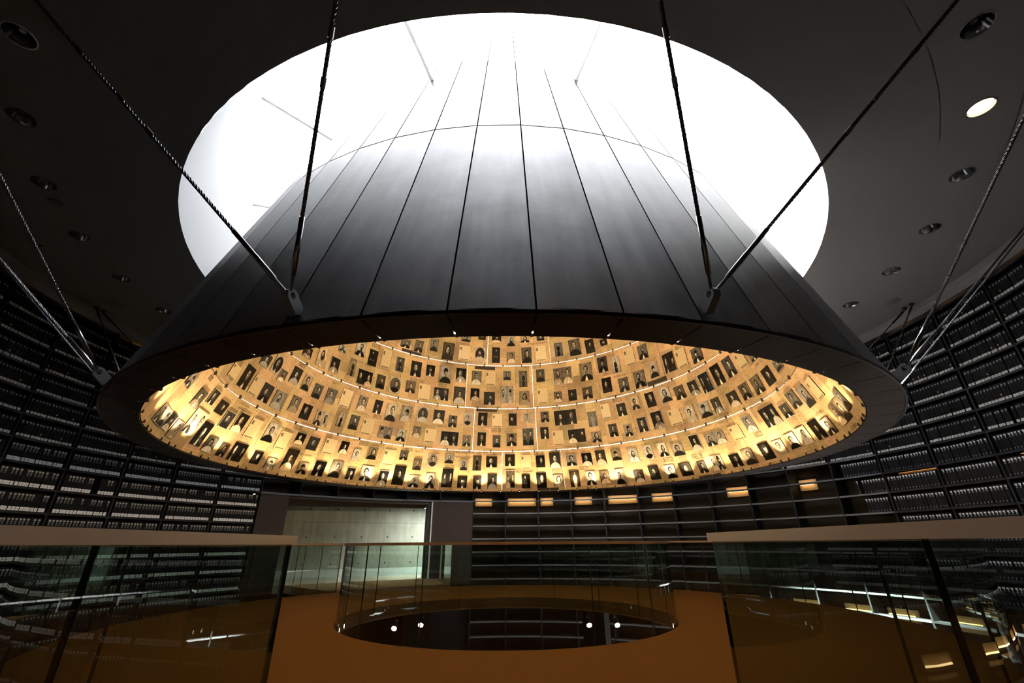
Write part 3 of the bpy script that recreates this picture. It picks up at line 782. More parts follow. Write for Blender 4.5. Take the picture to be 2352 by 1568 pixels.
# door frame (portal)
door = thing('door_1', 'wide brown metal portal between shelving and concrete passage', 'door', Matrix.Translation(pt(9.2, -32, 0)))
door['kind'] = 'structure'
mb = MB(); mb.arcbox(-53.05, -47.6, 8.96, 9.5, -SLAB, 2.43, 3)
obj('jamb', mb.mesh('jamb', [MAT['bronze']]), door)
mb = MB(); mb.arcbox(-17.1, -8.0, 8.96, 9.5, -SLAB, 2.43, 4)
obj('jamb', mb.mesh('jamb', [MAT['bronze']]), door)
mb = MB(); mb.arcbox(-17.42, -17.12, 8.93, 9.5, 0.0, 2.43, 1)
obj('jamb_edge_strip', mb.mesh('jamb_edge_strip', [MAT['conc_light']]), door)
mb = MB(); mb.arcbox(-18.15, -17.44, 9.0, 9.5, 0.0, 2.43, 1)
obj('shadow_gap', mb.mesh('shadow_gap', [MAT['ink']]), door)
mb = MB(); mb.arcbox(-53.05, -8.0, 8.96, 9.02, 2.432, 2.448, 12)
obj('lintel', mb.mesh('lintel', [MAT['shelf_edge']]), door)
mb = MB(); mb.arcbox(-47.6, -18.2, 9.45, 9.5, 2.25, 2.36, 10)
obj('header_band', mb.mesh('header_band', [MAT['bronze']]), door)

# ================================================================== SHELVING
DZ = 0.419
BZ = [2.466 + DZ * k for k in range(-12, 8)]      # board heights
BAYW = 7.6
mb = MB()
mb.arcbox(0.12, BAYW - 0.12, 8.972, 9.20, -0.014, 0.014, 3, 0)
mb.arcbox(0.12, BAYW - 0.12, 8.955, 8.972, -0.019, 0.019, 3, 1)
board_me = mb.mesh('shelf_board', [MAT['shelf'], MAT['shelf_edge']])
board_shaded_me = mb.mesh('shelf_board', [MAT['shelf'], MAT['shelf_edge_shaded']])  # same board with the shaded edge copy
mb = MB(); mb.box(-0.018, 0.018, 8.962, 9.36, -3.2, 5.495)
upright_me = mb.mesh('upright', [MAT['shelf']])
mb = MB(); mb.box(-0.018, 0.018, 8.962, 9.36, 2.45, 5.495)
upright_short_me = mb.mesh('upright_short', [MAT['shelf']])
mb = MB(); mb.arcbox(0.12, BAYW - 0.12, 9.37, 9.39, -3.2, 5.495, 2)
back_me = mb.mesh('back_panel', [MAT['bayback']])
mb = MB(); mb.arcbox(0.12, BAYW - 0.12, 9.37, 9.39, 2.45, 5.495, 2)
back_short_me = mb.mesh('back_panel_short', [MAT['bayback']])
tube_mes, dim_mes, glow_strip_mes = [], [], []
for x0, x1 in ((0.9, 6.7), (1.0, 4.2), (2.8, 6.6), (0.8, 3.0)):
    mb = MB(); mb.arcbox(x0, x1, 9.25, 9.29, -0.016, 0.016, 3)
    tr = MB(); tr.arcbox(x0 - 0.35, x1 + 0.35, 9.335, 9.355, -0.15, 0.13, 3)  # added reflector strip that makes the lit rectangle behind a tube
    glow_strip_mes.append(tr.mesh('glow_reflector_strip', [MAT['glow_reflector']]))
    tube_mes.append(mb.mesh('lamp_tube', [MAT['lamp_warm']]))
    dim_mes.append(mb.mesh('lamp_tube', [MAT['lamp_dim']]))


def row_start(k, side):
    """azimuth where boxes begin on board k"""
    z = BZ[k]
    if side < 0:
        return 53.4
    for zz, a in ((2.8, 60.0), (2.4, 69.9), (2.0, 71.4), (1.6, 72.0), (1.2, 76.5), (0.3, 77.6), (-0.2, 84.0)):
        if z > zz: return a
    return 999.0


lamp_rng = random.Random(3)
bay_no = {}
ORD = ['', 'first', 'second', 'third', 'fourth', 'fifth', 'sixth', 'seventh', 'eighth', 'ninth', 'tenth', 'eleventh', 'twelfth', 'thirteenth', 'fourteenth', 'fifteenth', 'sixteenth']
BAYS = []
for k in range(19): BAYS.append((-7.95 + BAYW * k, 'right'))
for k in range(1, 15): BAYS.append((-53.15 - BAYW * k, 'left'))
for k in range(6): BAYS.append((-53.13 + 7.53 * k, 'over'))
for az0, side in BAYS:
    amid = az0 + BAYW / 2
    bn = bay_no[side] = bay_no.get(side, 0) + 1
    if side == 'over':
        lab, grp = 'short empty shelving bay above the portal, %s from the shelves with foot labels' % ORD[bn], 'shelving bays over the portal'
    elif side == 'right' and amid < 68:
        lab, grp = 'tall empty black shelving bay with warm lamps, %s from the portal' % ORD[bn], 'empty shelving bays'
    elif side == 'right':
        lab, grp = 'black shelving bay packed with white-marked boxes, %s past the empty bays' % ORD[bn - 10], 'packed shelving bays with small marks'
    else:
        lab, grp = 'black shelving bay of boxes with large foot labels, %s from the portal' % ORD[bn], 'packed shelving bays with foot labels'
    M = rz(az0)
    zb = 2.46 if side == 'over' else -3.2
    bay = thing('shelving_bay', lab, 'shelving', rz(amid) @ Matrix.Translation((0, 9.2, zb)), grp)
    short = side == 'over'
    obj('upright', upright_short_me if short else upright_me, bay, M)
    obj('back_panel', back_short_me if short else back_me, bay, M)
    for k, z in enumerate(BZ):
        if short and z < 2.4: continue
        obj('shelf_board', board_me if short or (side == 'right' and amid < 72) else board_shaded_me, bay, M @ Matrix.Translation((0, 0, z)))
    for z in (BZ[12], BZ[5], BZ[19]):
        if short and z < 2.6: continue
        p = {12: 0.85, 5: 0.9, 19: 0.55}[[i for i, q in enumerate(BZ) if q == z][0]]
        if side == 'left': p = 0.28 if z > 0 else 0.15
        if lamp_rng.random() < p:
            vi = lamp_rng.randrange(4)
            tag(obj('lamp_tube', (dim_mes if z > 5 or (z > 0 and (side == 'left' or amid > 72)) else tube_mes)[vi], bay, M @ Matrix.Translation((0, 0, z + (0.03 if z > 5 else 0.008)))), 'glowing warm lamp tube')
            if z < 5: obj('glow_reflector_strip', glow_strip_mes[vi], bay, M @ Matrix.Translation((0, 0, z)))

# boxes
BW, BH, BD = 0.0635, 0.325, 0.24


def box_parts(kind, rng):
    """-> list of (x0, x1, z0, z1, material index) labels on the spine"""
    h = BW / 2
    if kind == 'U':
        L = [(-h * 0.55, h * 0.62, 0.245, 0.287, 1), (-h * 0.86, h * 0.86, 0.018, 0.064, 2)]
        if rng.random() < 0.09: L.append((-h * 0.35, h * 0.40, 0.10, 0.132, 5))
    elif kind == 'R':
        L = [(-h * 0.62, h * 0.72, 0.255, 0.302, 0), (-h * 0.45, h * 0.45, 0.226, 0.244, 4), (-h * 0.25, h * 0.25, 0.018, 0.05, 4)]
    else:
        L = [(-h * 0.9, h * 0.9, 0.012, 0.078, 3)]
        if rng.random() < 0.86: L.insert(0, (-h * 0.62, h * 0.72, 0.19, 0.302, 1))
    return L


LABMATS = [MAT['lab_mark'], MAT['lab_tag'], MAT['lab_plate'], MAT['lab_white'], MAT['lab_small'], MAT['gold'], MAT['cloth']]
rng = random.Random(11)
placed = []
for k, z in enumerate(BZ):
    if z > 5.2 or z < -1.5: continue
    for side in (-1, 1):
        a = row_start(k, side)
        if side < 0 and z < -1.2: continue
        step = math.degrees((BW + 0.0035) / R_WALL)
        e0 = 53.15 if side < 0 else -7.95
        while a < 150:
            rel = ((a - e0) % BAYW)
            if rel < 0.44 or rel > BAYW - 0.36:
                a += 0.08; continue
            if rng.random() < 0.006: a += step * rng.choice((1, 2))
            if z > 2.8: kind = 'U'
            elif side > 0: kind = 'R'
            else: kind = 'L' if z > -0.2 else 'R'
            placed.append((side * a, z + 0.016, kind, rng.choice((0, 0, 0, 0, -0.012, 0.006))))
            a += step


def to_px(p):
    q = p - EYE; d = q.dot(fw)
    if d < 0.1: return None
    return 1176 + F_PX * q.dot(rt) / d, 784 - F_PX * q.dot(upv) / d


cand = []
for i, (a, z, kind, dy) in enumerate(placed):
    p = pt(9.0, a, z + 0.16); s = to_px(p)
    if s and -20 < s[0] < 2372 and 560 < s[1] < 1190 and (s[0] < 215 or s[0] > 2095): cand.append(((p - EYE).length, i))
solo = set(i for _, i in sorted(cand)[:300])

stuff = MB()
mb = MB(); mb.box(-BW / 2, BW / 2, 0, BD, 0, BH)
box_me = mb.mesh('archive_box', [MAT['cloth']])
lab_cache = {}


def lab_mesh(l):
    if l not in lab_cache:
        m = MB(); x0, x1, z0, z1, mi = l
        m.box(x0, x1, -0.002, 0.0005, z0, z1, 0)
        me = m.mesh('spine_label', [LABMATS[mi]])
        for p in me.polygons:
            for li in p.loop_indices:
                co = me.vertices[me.loops[li].vertex_index].co
                me.uv_layers[0].data[li].uv = ((co.x - x0) / (x1 - x0), (co.z - z0) / (z1 - z0))
        lab_cache[l] = me
    return lab_cache[l]


ROWNAME = {19: 'first', 18: 'first', 17: 'second', 16: 'third', 15: 'fourth', 14: 'fifth', 13: 'sixth', 12: 'seventh', 11: 'eighth', 10: 'ninth', 9: 'tenth', 8: 'eleventh', 7: 'twelfth', 6: 'thirteenth'}
for i, (a, z, kind, dy) in enumerate(placed):
    M = rz(a) @ Matrix.Translation((0, 8.985 - dy, z))
    L = box_parts(kind, rng)
    if i in solo:
        k = min(range(len(BZ)), key=lambda j: abs(BZ[j] - z))
        o = obj('archive_box', box_me, None, M)
        what = {'U': 'pale foot label', 'R': 'white spine mark', 'L': 'white foot label'}[kind]
        if any(l[4] == 5 for l in L): what = 'gold crest'
        where = '%s shelf below the ceiling' % ROWNAME.get(k, 'lower')
        side_ = 'facing the dark ceiling' if a < 0 else 'near the lit downlight'
        tag(o, 'black archive box with %s, %s, %s' % (what, where, side_), 'archive box', 'archive boxes on the %s, %s' % (where, side_))
        for l in L:
            obj('gold_crest' if l[4] == 5 else 'spine_label', lab_mesh(l), o, M)
    else:
        h = BW / 2
        c = [M @ Vector(p) for p in ((-h, 0, 0), (h, 0, 0), (h, 0, BH), (-h, 0, BH), (-h, BD, 0), (h, BD, 0), (h, BD, BH), (-h, BD, BH))]
        stuff.quad(c[0], c[1], c[2], c[3], 6)
        stuff.quad(c[3], c[2], c[6], c[7], 6)
        stuff.quad(c[1], c[5], c[6], c[2], 6)
        stuff.quad(c[4], c[0], c[3], c[7], 6)
        stuff.quad(c[1], c[0], c[4], c[5], 6)
        for x0, x1, z0, z1, mi in L:
            stuff.quad(*[M @ Vector(p) for p in ((x0, -0.002, z0), (x1, -0.002, z0), (x1, -0.002, z1), (x0, -0.002, z1))], mi)
o = obj('archive_boxes', stuff.mesh('archive_boxes', LABMATS, weld=False))
tag(o, 'thousands of black archive boxes filling the round shelves', 'archive boxes', kind='stuff')

# ================================================================== THE SUSPENDED CONE
CZ = 2.43
cone = thing('suspended_cone', 'huge hanging cone, blackened steel outside and glowing photo panels inside', 'cone', Matrix.Translation((0, 0, CZ)))
OUT = lambda z: 5.71 - 0.336 * (z - 2.45)
NP = 60
A_OFF = 177.8 - 180 + 0.2          # azimuth of one seam (mod 6 degrees)
gap = 0.007
for z0, z1 in ((2.45, 5.365), (5.388, 8.30), (8.32, 9.45)):
    g0, g1 = math.degrees(gap / OUT(z0)), math.degrees(gap / OUT(z1))
    m = MB()
    c = [pt(OUT(z0), -3 + g0, z0), pt(OUT(z0), 3 - g0, z0), pt(OUT(z1), 3 - g1, z1), pt(OUT(z1), -3 + g1, z1)]
    e = [p - Vector((p.x, p.y, 0)).normalized() * 0.03 for p in c]
    m.quad(*c); m.quad(e[3], e[2], e[1], e[0])
    for i in range(4):
        j = (i + 1) % 4
        m.quad(c[j], c[i], e[i], e[j])
    me = m.mesh('outer_panel', [MAT['cone']])
    for i in range(NP):
        obj('outer_panel', me, cone, rz(A_OFF + 3 + 6 * i))
m = MB(); m.lathe([(5.62, 2.47), (OUT(9.45) - 0.055, 9.44)], 60)
obj('inner_frame', m.mesh('inner_frame', [MAT['back_shell']]), cone)
m = MB(); m.lathe([(0.001, 9.445), (OUT(9.45) - 0.03, 9.445)], 60)  # added unseen lid that keeps daylight out of the cone
obj('daylight_block_cap', m.mesh('daylight_block_cap', [MAT['back_shell']]), cone)
# hem: soffit plates, trim
m = MB(); m.arcbox(-3 + 0.07, 3 - 0.07, 5.345, 5.69, 2.428, 2.444, 2)
soff_me = m.mesh('soffit_plate', [MAT['soffit']])
for i in range(NP): obj('soffit_plate', soff_me, cone, rz(A_OFF + 3 + 6 * i))
m = MB(); m.arcbox(0, 360, 5.33, 5.70, 2.45, 2.47, 120)
obj('soffit_backing', m.mesh('soffit_backing', [MAT['back_shell']]), cone)
m = MB(); m.arcbox(0, 360, 5.693, 5.715, 2.425, 2.452, 120)
obj('hem_trim', m.mesh('hem_trim', [MAT['trim']]), cone)

# inside: rows of curved photo panels in front of a lit shell
PROF = [(5.337, 2.43), (4.889, 3.51), (4.528, 4.694), (4.362, 5.99), (3.98, 7.2), (3.55, 8.5), (3.26, 9.4)]
ROWS = [(18, -1.6), (16, -11.9), (14, -15.6), (14, -7.9), (12, 0.0), (12, 15.0)]
m = MB(); m.lathe([(r + 0.055, z) for r, z in PROF], 96)
obj('backlight', m.mesh('backlight', [MAT['backlight']], True), cone)
PANELS = []
for i, (n, off) in enumerate(ROWS):
    (r0, z0), (r1, z1) = PROF[i], PROF[i + 1]
    L = math.hypot(r1 - r0, z1 - z0)
    gz = 0.007 / L                                     # ring gap as a share of the slope
    f0, f1 = (0.012 / L if i == 0 else gz), 1 - gz
    w = 360 / n / 2
    ga = math.degrees(0.0025 / r0)
    R = lambda f: r0 + (r1 - r0) * f
    Z = lambda f: z0 + (z1 - z0) * f
    m = MB()
    seg = 10
    for s in range(seg):
        a0 = -w + ga + (2 * w - 2 * ga) * s / seg
        a1 = -w + ga + (2 * w - 2 * ga) * (s + 1) / seg
        u0, u1 = rad(a0 + w) * r0, rad(a1 + w) * r0
        q = [pt(R(f0), a0, Z(f0)), pt(R(f0), a1, Z(f0)), pt(R(f1), a1, Z(f1)), pt(R(f1), a0, Z(f1))]
        m.quad(*q, 0, [(u0, 0), (u1, 0), (u1, L), (u0, L)])
        b = [pt(R(f) + 0.02, a, Z(f)) for f, a in ((f0, a0), (f0, a1), (f1, a1), (f1, a0))]
        m.quad(b[3], b[2], b[1], b[0], 1)
        m.quad(q[1], q[0], b[0], b[1], 1); m.quad(q[3], q[2], b[2], b[3], 1)
        if s == 0: m.quad(q[0], q[3], b[3], b[0], 1)
        if s == seg - 1: m.quad(q[2], q[1], b[1], b[2], 1)
    me = m.mesh('photo_panel', [MAT['paper'], MAT['ink']], weld=True)
    row = []
    for k in range(n):
        az = off + 360 / n * (k + 0.5)
        o = obj('photo_panel', me, cone, rz(az))
        row.append((((az + 180) % 360) - 180, o))
    PANELS.append(row)
clip_m = MB(); clip_m.box(-0.016, 0.016, -0.028, 0.006, -0.032, 0.032)
clip_me = clip_m.mesh('panel_clip', [MAT['trim']])
for i in range(1, 4):
    r0, z0 = PROF[i]
    n = 48
    for k in range(n):
        az = 360 / n * k + 2 * i
        if abs(((az + 180) % 360) - 180) > 128: continue
        obj('panel_clip', clip_me, cone, rz(az) @ Matrix.Translation((0, r0, z0)))
for k in range(60):
    az = 6 * k + 1.5
    if abs(((az + 180) % 360) - 180) > 128 or k % 2: continue
    obj('panel_clip', clip_me, cone, rz(az) @ Matrix.Translation((0, 5.335, 2.45)))


def row_of(z):
    i = 0
    while i < len(PROF) - 2 and z >= PROF[i + 1][1]: i += 1
    return i


def frame(az, z, lift=0.0):
    """matrix on the inner face: x clockwise, y up the slope, z out of the panel"""
    i = row_of(z)
    (r0, z0), (r1, z1) = PROF[i], PROF[i + 1]
    f = (z - z0) / (z1 - z0)
    R = r0 + (r1 - r0) * f
    a = rad(az)
    X = Vector((math.cos(a), -math.sin(a), 0))
    rd = Vector((math.sin(a), math.cos(a), 0))
    Y = (rd * (r1 - r0) + Vector((0, 0, z1 - z0))).normalized()
    N = X.cross(Y)
    P = rd * R + Vector((0, 0, z)) + N * lift
    return Matrix(((X.x, Y.x, N.x, P.x), (X.y, Y.y, N.y, P.y), (X.z, Y.z, N.z, P.z), (0, 0, 0, 1))), R, i


def panel_at(az, i):
    return min(PANELS[i], key=lambda t: abs(((t[0] - az + 180) % 360) - 180))[1]


def print_mesh(mat):
    m = MB(); m.box(-0.5, 0.5, -0.5, 0.5, 0.0, 1.0)
    me = m.mesh('portrait_print', [mat, MAT['ink']])
    for p in me.polygons:
        p.material_index = 0 if p.normal.z > 0.5 else 1
        for li in p.loop_indices:
            co = me.vertices[me.loops[li].vertex_index].co
            me.uv_layers[0].data[li].uv = (co.x + 0.5, co.y + 0.5)
    return me


PRINT_ME = {'p': print_mesh(MAT['photo1']), 'g': print_mesh(MAT['photo2']), 'o': print_mesh(MAT['photo0']), 'd': print_mesh(MAT['form'])}
PRINT_ME['t'] = print_mesh(MAT['photoT'])
PRINT_NAME = {'t': 'full_length_portrait_print', 'p': 'portrait_print', 'g': 'group_portrait_print', 'o': 'oval_portrait_print', 'd': 'form_card'}
placed_prints = []
for az, z, w, h, t in ITEMS:
    i = row_of(z)
    (r0, z0), (r1, z1) = PROF[i], PROF[i + 1]
    cz = (z1 - z0) / math.hypot(r1 - r0, z1 - z0)
    w *= 0.93; h *= 0.95
    if abs(az) > 85 and t != 'g': w = min(w, 0.33)
    zlo, zhi = z0 + h / 2 * cz + 0.03, z1 - h / 2 * cz - 0.03
    z = min(max(z, zlo), zhi) if zlo < zhi else (z0 + z1) / 2
    F, R, i = frame(az, z, 0.002)
    # shrink against neighbours that are already on the wall
    for (a2, z2, w2, h2, i2) in placed_prints:
        if i2 != i: continue
        dx, dy = abs(rad(az - a2)) * R, abs(z - z2) / cz
        ox, oy = (w + w2) / 2 - dx + 0.012, (h + h2) / 2 - dy + 0.012
        if ox > 0 and oy > 0:
            if ox < oy: w -= 2 * ox
            else: h -= 2 * oy
    if w < 0.09 or h < 0.09: continue
    placed_prints.append((az, z, w, h, i))
    if t == 'p' and h / w > 1.62: t = 't'
    o = obj(PRINT_NAME[t], PRINT_ME[t], panel_at(az, i), F @ Matrix.Diagonal((w, h, 0.016, 1)))

# lettering printed on the panels
HEB = {'hd': 'דף-עד', 'hs': 'רשות הזיכרון לשואה ולגבורה', 'hb': 'עדות בלאט', 'logo': 'יד ושם'}
txt_cache = {}


def text_verts(s):
    if s not in txt_cache:
        cu = bpy.data.curves.new('lettering', 'FONT')
        cu.body = s
        cu.resolution_u = 2
        cu.align_x = 'CENTER'; cu.align_y = 'CENTER'
        ob = bpy.data.objects.new('lettering', cu); COL.objects.link(ob)
        dg = bpy.context.evaluated_depsgraph_get(); dg.update()
        me = bpy.data.meshes.new_from_object(ob.evaluated_get(dg))
        vs_ = [(v.co.x, v.co.y) for v in me.vertices]; fs = [tuple(p.vertices) for p in me.polygons]
        COL.objects.unlink(ob); bpy.data.objects.remove(ob); bpy.data.curves.remove(cu); bpy.data.meshes.remove(me)
        # a few letters are two overlapping strokes that the fill tangles: rebuild those as two plain bars
        par = list(range(len(vs_)))

        def root(i):
            while par[i] != i: i = par[i]
            return i
        for f in fs:
            for i in f[1:]: par[root(i)] = root(f[0])
        isl = {}
        for i in range(len(vs_)): isl.setdefault(root(i), []).append(i)
        for r_, ids in isl.items():
            mine = [f for f in fs if root(f[0]) == r_]
            if len(ids) == 8 and len(mine) == 8:
                fs = [f for f in fs if root(f[0]) != r_] + [tuple(ids[:4]), tuple(ids[4:])]
        txt_cache[s] = (vs_, fs)
    return txt_cache[s]


for az, z, h, s in PRINTS:
    F, R, i = frame(az, z)
    (r0, z0), (r1, z1) = PROF[i], PROF[i + 1]
    cz = (z1 - z0) / math.hypot(r1 - r0, z1 - z0)

    def onp(x, y, lift):
        return frame(az + math.degrees(x / R), min(max(z + y * cz, z0 + 0.012), z1 - 0.012), lift)[0].translation
    if s == 'bar':
        wv, hv = 0.62, max(h, 0.06)
        m = MB(); n = 8
        for k in range(n):
            x0, x1 = -wv / 2 + wv * k / n, -wv / 2 + wv * (k + 1) / n
            m.quad(onp(x0, -hv / 2, 0.004), onp(x1, -hv / 2, 0.004), onp(x1, hv / 2, 0.004), onp(x0, hv / 2, 0.004))
        o = obj('caption_band', m.mesh('caption_band', [MAT['caption']], weld=False), panel_at(az, i))
        continue
    body = HEB[s][::-1] if s in HEB else s
    vs_, fs = text_verts(body)
    if not vs_: continue
    ys = [v[1] for v in vs_]; xs = [v[0] for v in vs_]
    sc_ = (h * (0.62 if s == 'logo' else 1.0)) / max(0.3, (max(ys) - min(ys)))
    cy = (max(ys) + min(ys)) / 2; cx = (max(xs) + min(xs)) / 2
    m = MB()
    n0 = len(m.v)
    m.v += [tuple(onp((x - cx) * sc_, (y - cy) * sc_, 0.004)) for x, y in vs_]
    for f in fs:
        m.f.append(f); m.m.append(0); m.uv.append([(0, 0)] * len(f))
    if s == 'logo':
        wx, hy, t = (max(xs) - min(xs)) * sc_ / 2 + 0.02, h / 2 + 0.008, 0.009
        for x0, x1, y0, y1 in ((-wx, wx, hy - t, hy), (-wx, wx, -hy, -hy + t), (-wx, -wx + t, -hy, hy), (wx - t, wx, -hy, hy)):
            m.quad(onp(x0, y0, 0.0045), onp(x1, y0, 0.0045), onp(x1, y1, 0.0045), onp(x0, y1, 0.0045))
    obj('printed_emblem' if s == 'logo' else 'printed_lettering', m.mesh('lettering', [MAT['ink']], weld=False), panel_at(az, i))

# rim lamps: one at every soffit joint, washing up the panels
m = MB()
m.tube((0, 5.318, 2.440), (0, 5.322, 2.485), 0.015, seg=10)
m.tube((0, 5.322, 2.485), (0, 5.323, 2.489), 0.012, seg=10, m=1)
m.box(-0.008, 0.008, 5.315, 5.345, 2.436, 2.446)
lamp_me = m.mesh('rim_lamp', [MAT['dark_metal'], MAT['rim_lens']])
lrng = random.Random(5)
LAMP_W = 60.0
BEAM_W = 520.0
for i in range(NP):
    az = A_OFF + 6 * i
    o = obj('rim_lamp', lamp_me, cone, rz(az))
    ld = bpy.data.lights.new('rim_lamp_light', 'SPOT')
    ld.energy = LAMP_W * lrng.uniform(0.55, 1.5)
    ld.color = (1.0, 0.70, 0.36)
    ld.spot_size = rad(100); ld.spot_blend = 1.0
    ld.shadow_soft_size = 0.03
    lo = bpy.data.objects.new('rim_lamp_light', ld); COL.objects.link(lo)
    p = pt(5.10, az, 2.44); tgt = pt(4.98, az, 3.35)
    setw(lo, Matrix.Translation(p) @ (tgt - p).to_track_quat('-Z', 'Y').to_matrix().to_4x4(), cone)

    if i % 3 == 0:                                    # every third head also throws a beam across to the far panels
        ld = bpy.data.lights.new('rim_lamp_beam', 'SPOT')
        ld.energy = BEAM_W * lrng.uniform(0.8, 1.2)
        ld.color = (1.0, 0.74, 0.42)
        ld.spot_size = rad(62); ld.spot_blend = 0.9
        ld.shadow_soft_size = 0.04
        lo = bpy.data.objects.new('rim_lamp_beam', ld); COL.objects.link(lo)
        p = pt(5.22, az, 2.52); tgt = pt(4.5, az + 180, 5.2)
        setw(lo, Matrix.Translation(p) @ (tgt - p).to_track_quat('-Z', 'Y').to_matrix().to_4x4(), cone)

# spacer rods between cone and shaft
m = MB(); m.tube((0, OUT(7.24) - 0.02, 7.24), (0, R_HOLE - SH_K * (7.24 - Z_CEIL) + 0.0, 7.24), 0.03, seg=12); rod1 = m.mesh('spacer_rod', [MAT['translucent_white']], True)
m = MB(); m.tube((0, OUT(9.25) - 0.02, 9.25), (0, R_HOLE - SH_K * (9.25 - Z_CEIL) + 0.0, 9.25), 0.022, seg=10); rod2 = m.mesh('spacer_rod', [MAT['translucent_white']], True)
LUG0 = 15.35
for i in range(12): obj('spacer_rod', rod1, cone, rz(LUG0 + 30 * i))
for i in range(24): obj('spacer_rod', rod2, cone, rz(LUG0 + 15 * i))

# lugs with an eye
EY, EZ = 5.775, 2.635
m = MB(); n = 40
loopo, loopi = [], []
bd = (math.cos(rad(222)), math.sin(rad(222)))
bl = (-bd[1], bd[0])
hull = [(0.052 * math.cos(rad(222 - 90 - 180 * k / 10)), 0.052 * math.sin(rad(222 - 90 - 180 * k / 10))) for k in range(11)]
hull += [(bd[0] * 0.135 + bl[0] * 0.047, bd[1] * 0.135 + bl[1] * 0.047), (bd[0] * 0.135 - bl[0] * 0.047, bd[1] * 0.135 - bl[1] * 0.047)]


def hull_r(dy, dz):
    best = 0.0
    for (ay, az_), (by, bz) in zip(hull, hull[1:] + hull[:1]):
        ey, ez = by - ay, bz - az_
        den = dy * ez - dz * ey
        if abs(den) < 1e-9: continue
        r = (ay * ez - az_ * ey) / den
        u = (ay * dz - az_ * dy) / den
        if r > 0 and -1e-6 <= u <= 1 + 1e-6: best = max(best, r)
    return best or 0.06


for k in range(n):
    t = 2 * PI * k / n
    dy, dz = math.cos(t), math.sin(t)
    r = hull_r(dy, dz)
    loopo.append((EY + r * dy, EZ + r * dz)); loopi.append((EY + 0.024 * dy, EZ + 0.024 * dz))
for k in range(n):
    j = (k + 1) % n
    for x, s in ((-0.03, 1), (0.03, -1)):
        q = [(x, *loopi[k]), (x, *loopo[k]), (x, *loopo[j]), (x, *loopi[j])]
        m.quad(*(q if s > 0 else q[::-1]))
    m.quad((-0.03, *loopo[k]), (0.03, *loopo[k]), (0.03, *loopo[j]), (-0.03, *loopo[j]))
    m.quad((0.03, *loopi[k]), (-0.03, *loopi[k]), (-0.03, *loopi[j]), (0.03, *loopi[j]))
lug_me = m.mesh('anchor_lug', [MAT['lug']], True)
for i in range(12): tag(obj('anchor_lug', lug_me, cone, rz(LUG0 + 30 * i)), 'grey steel lug with round eye')

# ================================================================== CABLES (zigzag between lugs and ceiling)
EYEP = pt(EY, 0, EZ); TOPP = pt(8.60, 15, Z_CEIL - 0.035)
CL = (TOPP - EYEP).length
m = MB()
ns, seg = 230, 12
zs0, zs1 = 0.56, CL - 0.40
rings = []
for i in range(ns + 1):
    z = zs0 + (zs1 - zs0) * i / ns
    tw = z * 2 * PI / 0.16
    rings.append([((0.0112 + 0.0022 * math.cos(6 * (2 * PI * k / seg) ) ) * math.cos(2 * PI * k / seg + tw), (0.0112 + 0.0022 * math.cos(6 * (2 * PI * k / seg))) * math.sin(2 * PI * k / seg + tw), z) for k in range(seg)])
for i in range(ns):
    for k in range(seg):
        j = (k + 1) % seg
        m.quad(rings[i][k], rings[i][j], rings[i + 1][j], rings[i + 1][k])
rope_me = m.mesh('wire_rope', [MAT['rope']])


def socket(seq):
    m = MB()
    for (za, ra), (zb, rb) in zip(seq[:-1], seq[1:]): m.tube((0, 0, za), (0, 0, zb), ra, rb, 14, caps=False)
    m.tube((0, 0, seq[-1][0]), (0, 0, seq[-1][0] + 0.001), seq[-1][1], seg=14)
    return m


m = socket([(0.0, 0.012), (0.15, 0.012), (0.16, 0.019), (0.36, 0.019), (0.365, 0.017), (0.57, 0.017)])
m.tube((-0.03, 0, 0), (0.03, 0, 0), 0.018, seg=12)
sock_lo = m.mesh('end_socket', [MAT['steel']], True)
m = socket([(CL - 0.41, 0.017), (CL - 0.25, 0.017), (CL - 0.245, 0.02), (CL - 0.08, 0.02), (CL - 0.07, 0.011), (CL, 0.011)])
sock_hi = m.mesh('end_socket_top', [MAT['dark_metal']], True)
m = MB(); m.tube((0, 0, 0.035), (0, 0, 0.022), 0.055, seg=16); m.tube((0, 0, 0.022), (0, 0, -0.012), 0.02, seg=12)
brk_me = m.mesh('ceiling_anchor', [MAT['dark_metal']], True)
m = MB(); m.tube((0, 0, -0.03), (0, 0, 0.03), 0.0165, seg=12)
collar_me = m.mesh('rope_collar', [MAT['steel']], True)
CABLE_TEXT = {-165: 'entry-facing', -135: 'flank', -105: 'far flank', -75: 'passage-side'}
for li in (165, 135, 105, 75, -165, -135, -105, -75):
    la = LUG0 - 15 + li
    for s in (-1, 1):
        ta = la + 15 * s
        p, q = pt(EY, la, EZ), pt(8.60, ta + 0.55 * -s, Z_CEIL - 0.035)
        d = (q - p).normalized()
        M = Matrix.Translation(p) @ d.to_track_quat('Z', 'Y').to_matrix().to_4x4()
        wing = 'under paler ceiling' if li > 0 else 'under dark ceiling'
        lean = 'leaning to the entry' if (s > 0) == (li > 0) else 'leaning to the passage'
        t = thing('suspension_cable', 'twisted steel cable on the %s lug, %s, %s' % (CABLE_TEXT[-abs(li)], lean, wing), 'cable', M, 'suspension cables of the cone')
        kk = (q - p).length / CL
        S = Matrix.Diagonal((1, 1, kk, 1))
        obj('wire_rope', rope_me, t, M @ S)
        obj('end_socket', sock_lo, t, M)
        obj('end_socket', sock_hi, t, M @ S)
        obj('ceiling_anchor', brk_me, t, Matrix.Translation(q))
        if abs(li) == 165:
            for f in (0.31, 0.37, 0.45): obj('rope_collar', collar_me, t, M @ Matrix.Translation((0, 0, f * CL)))

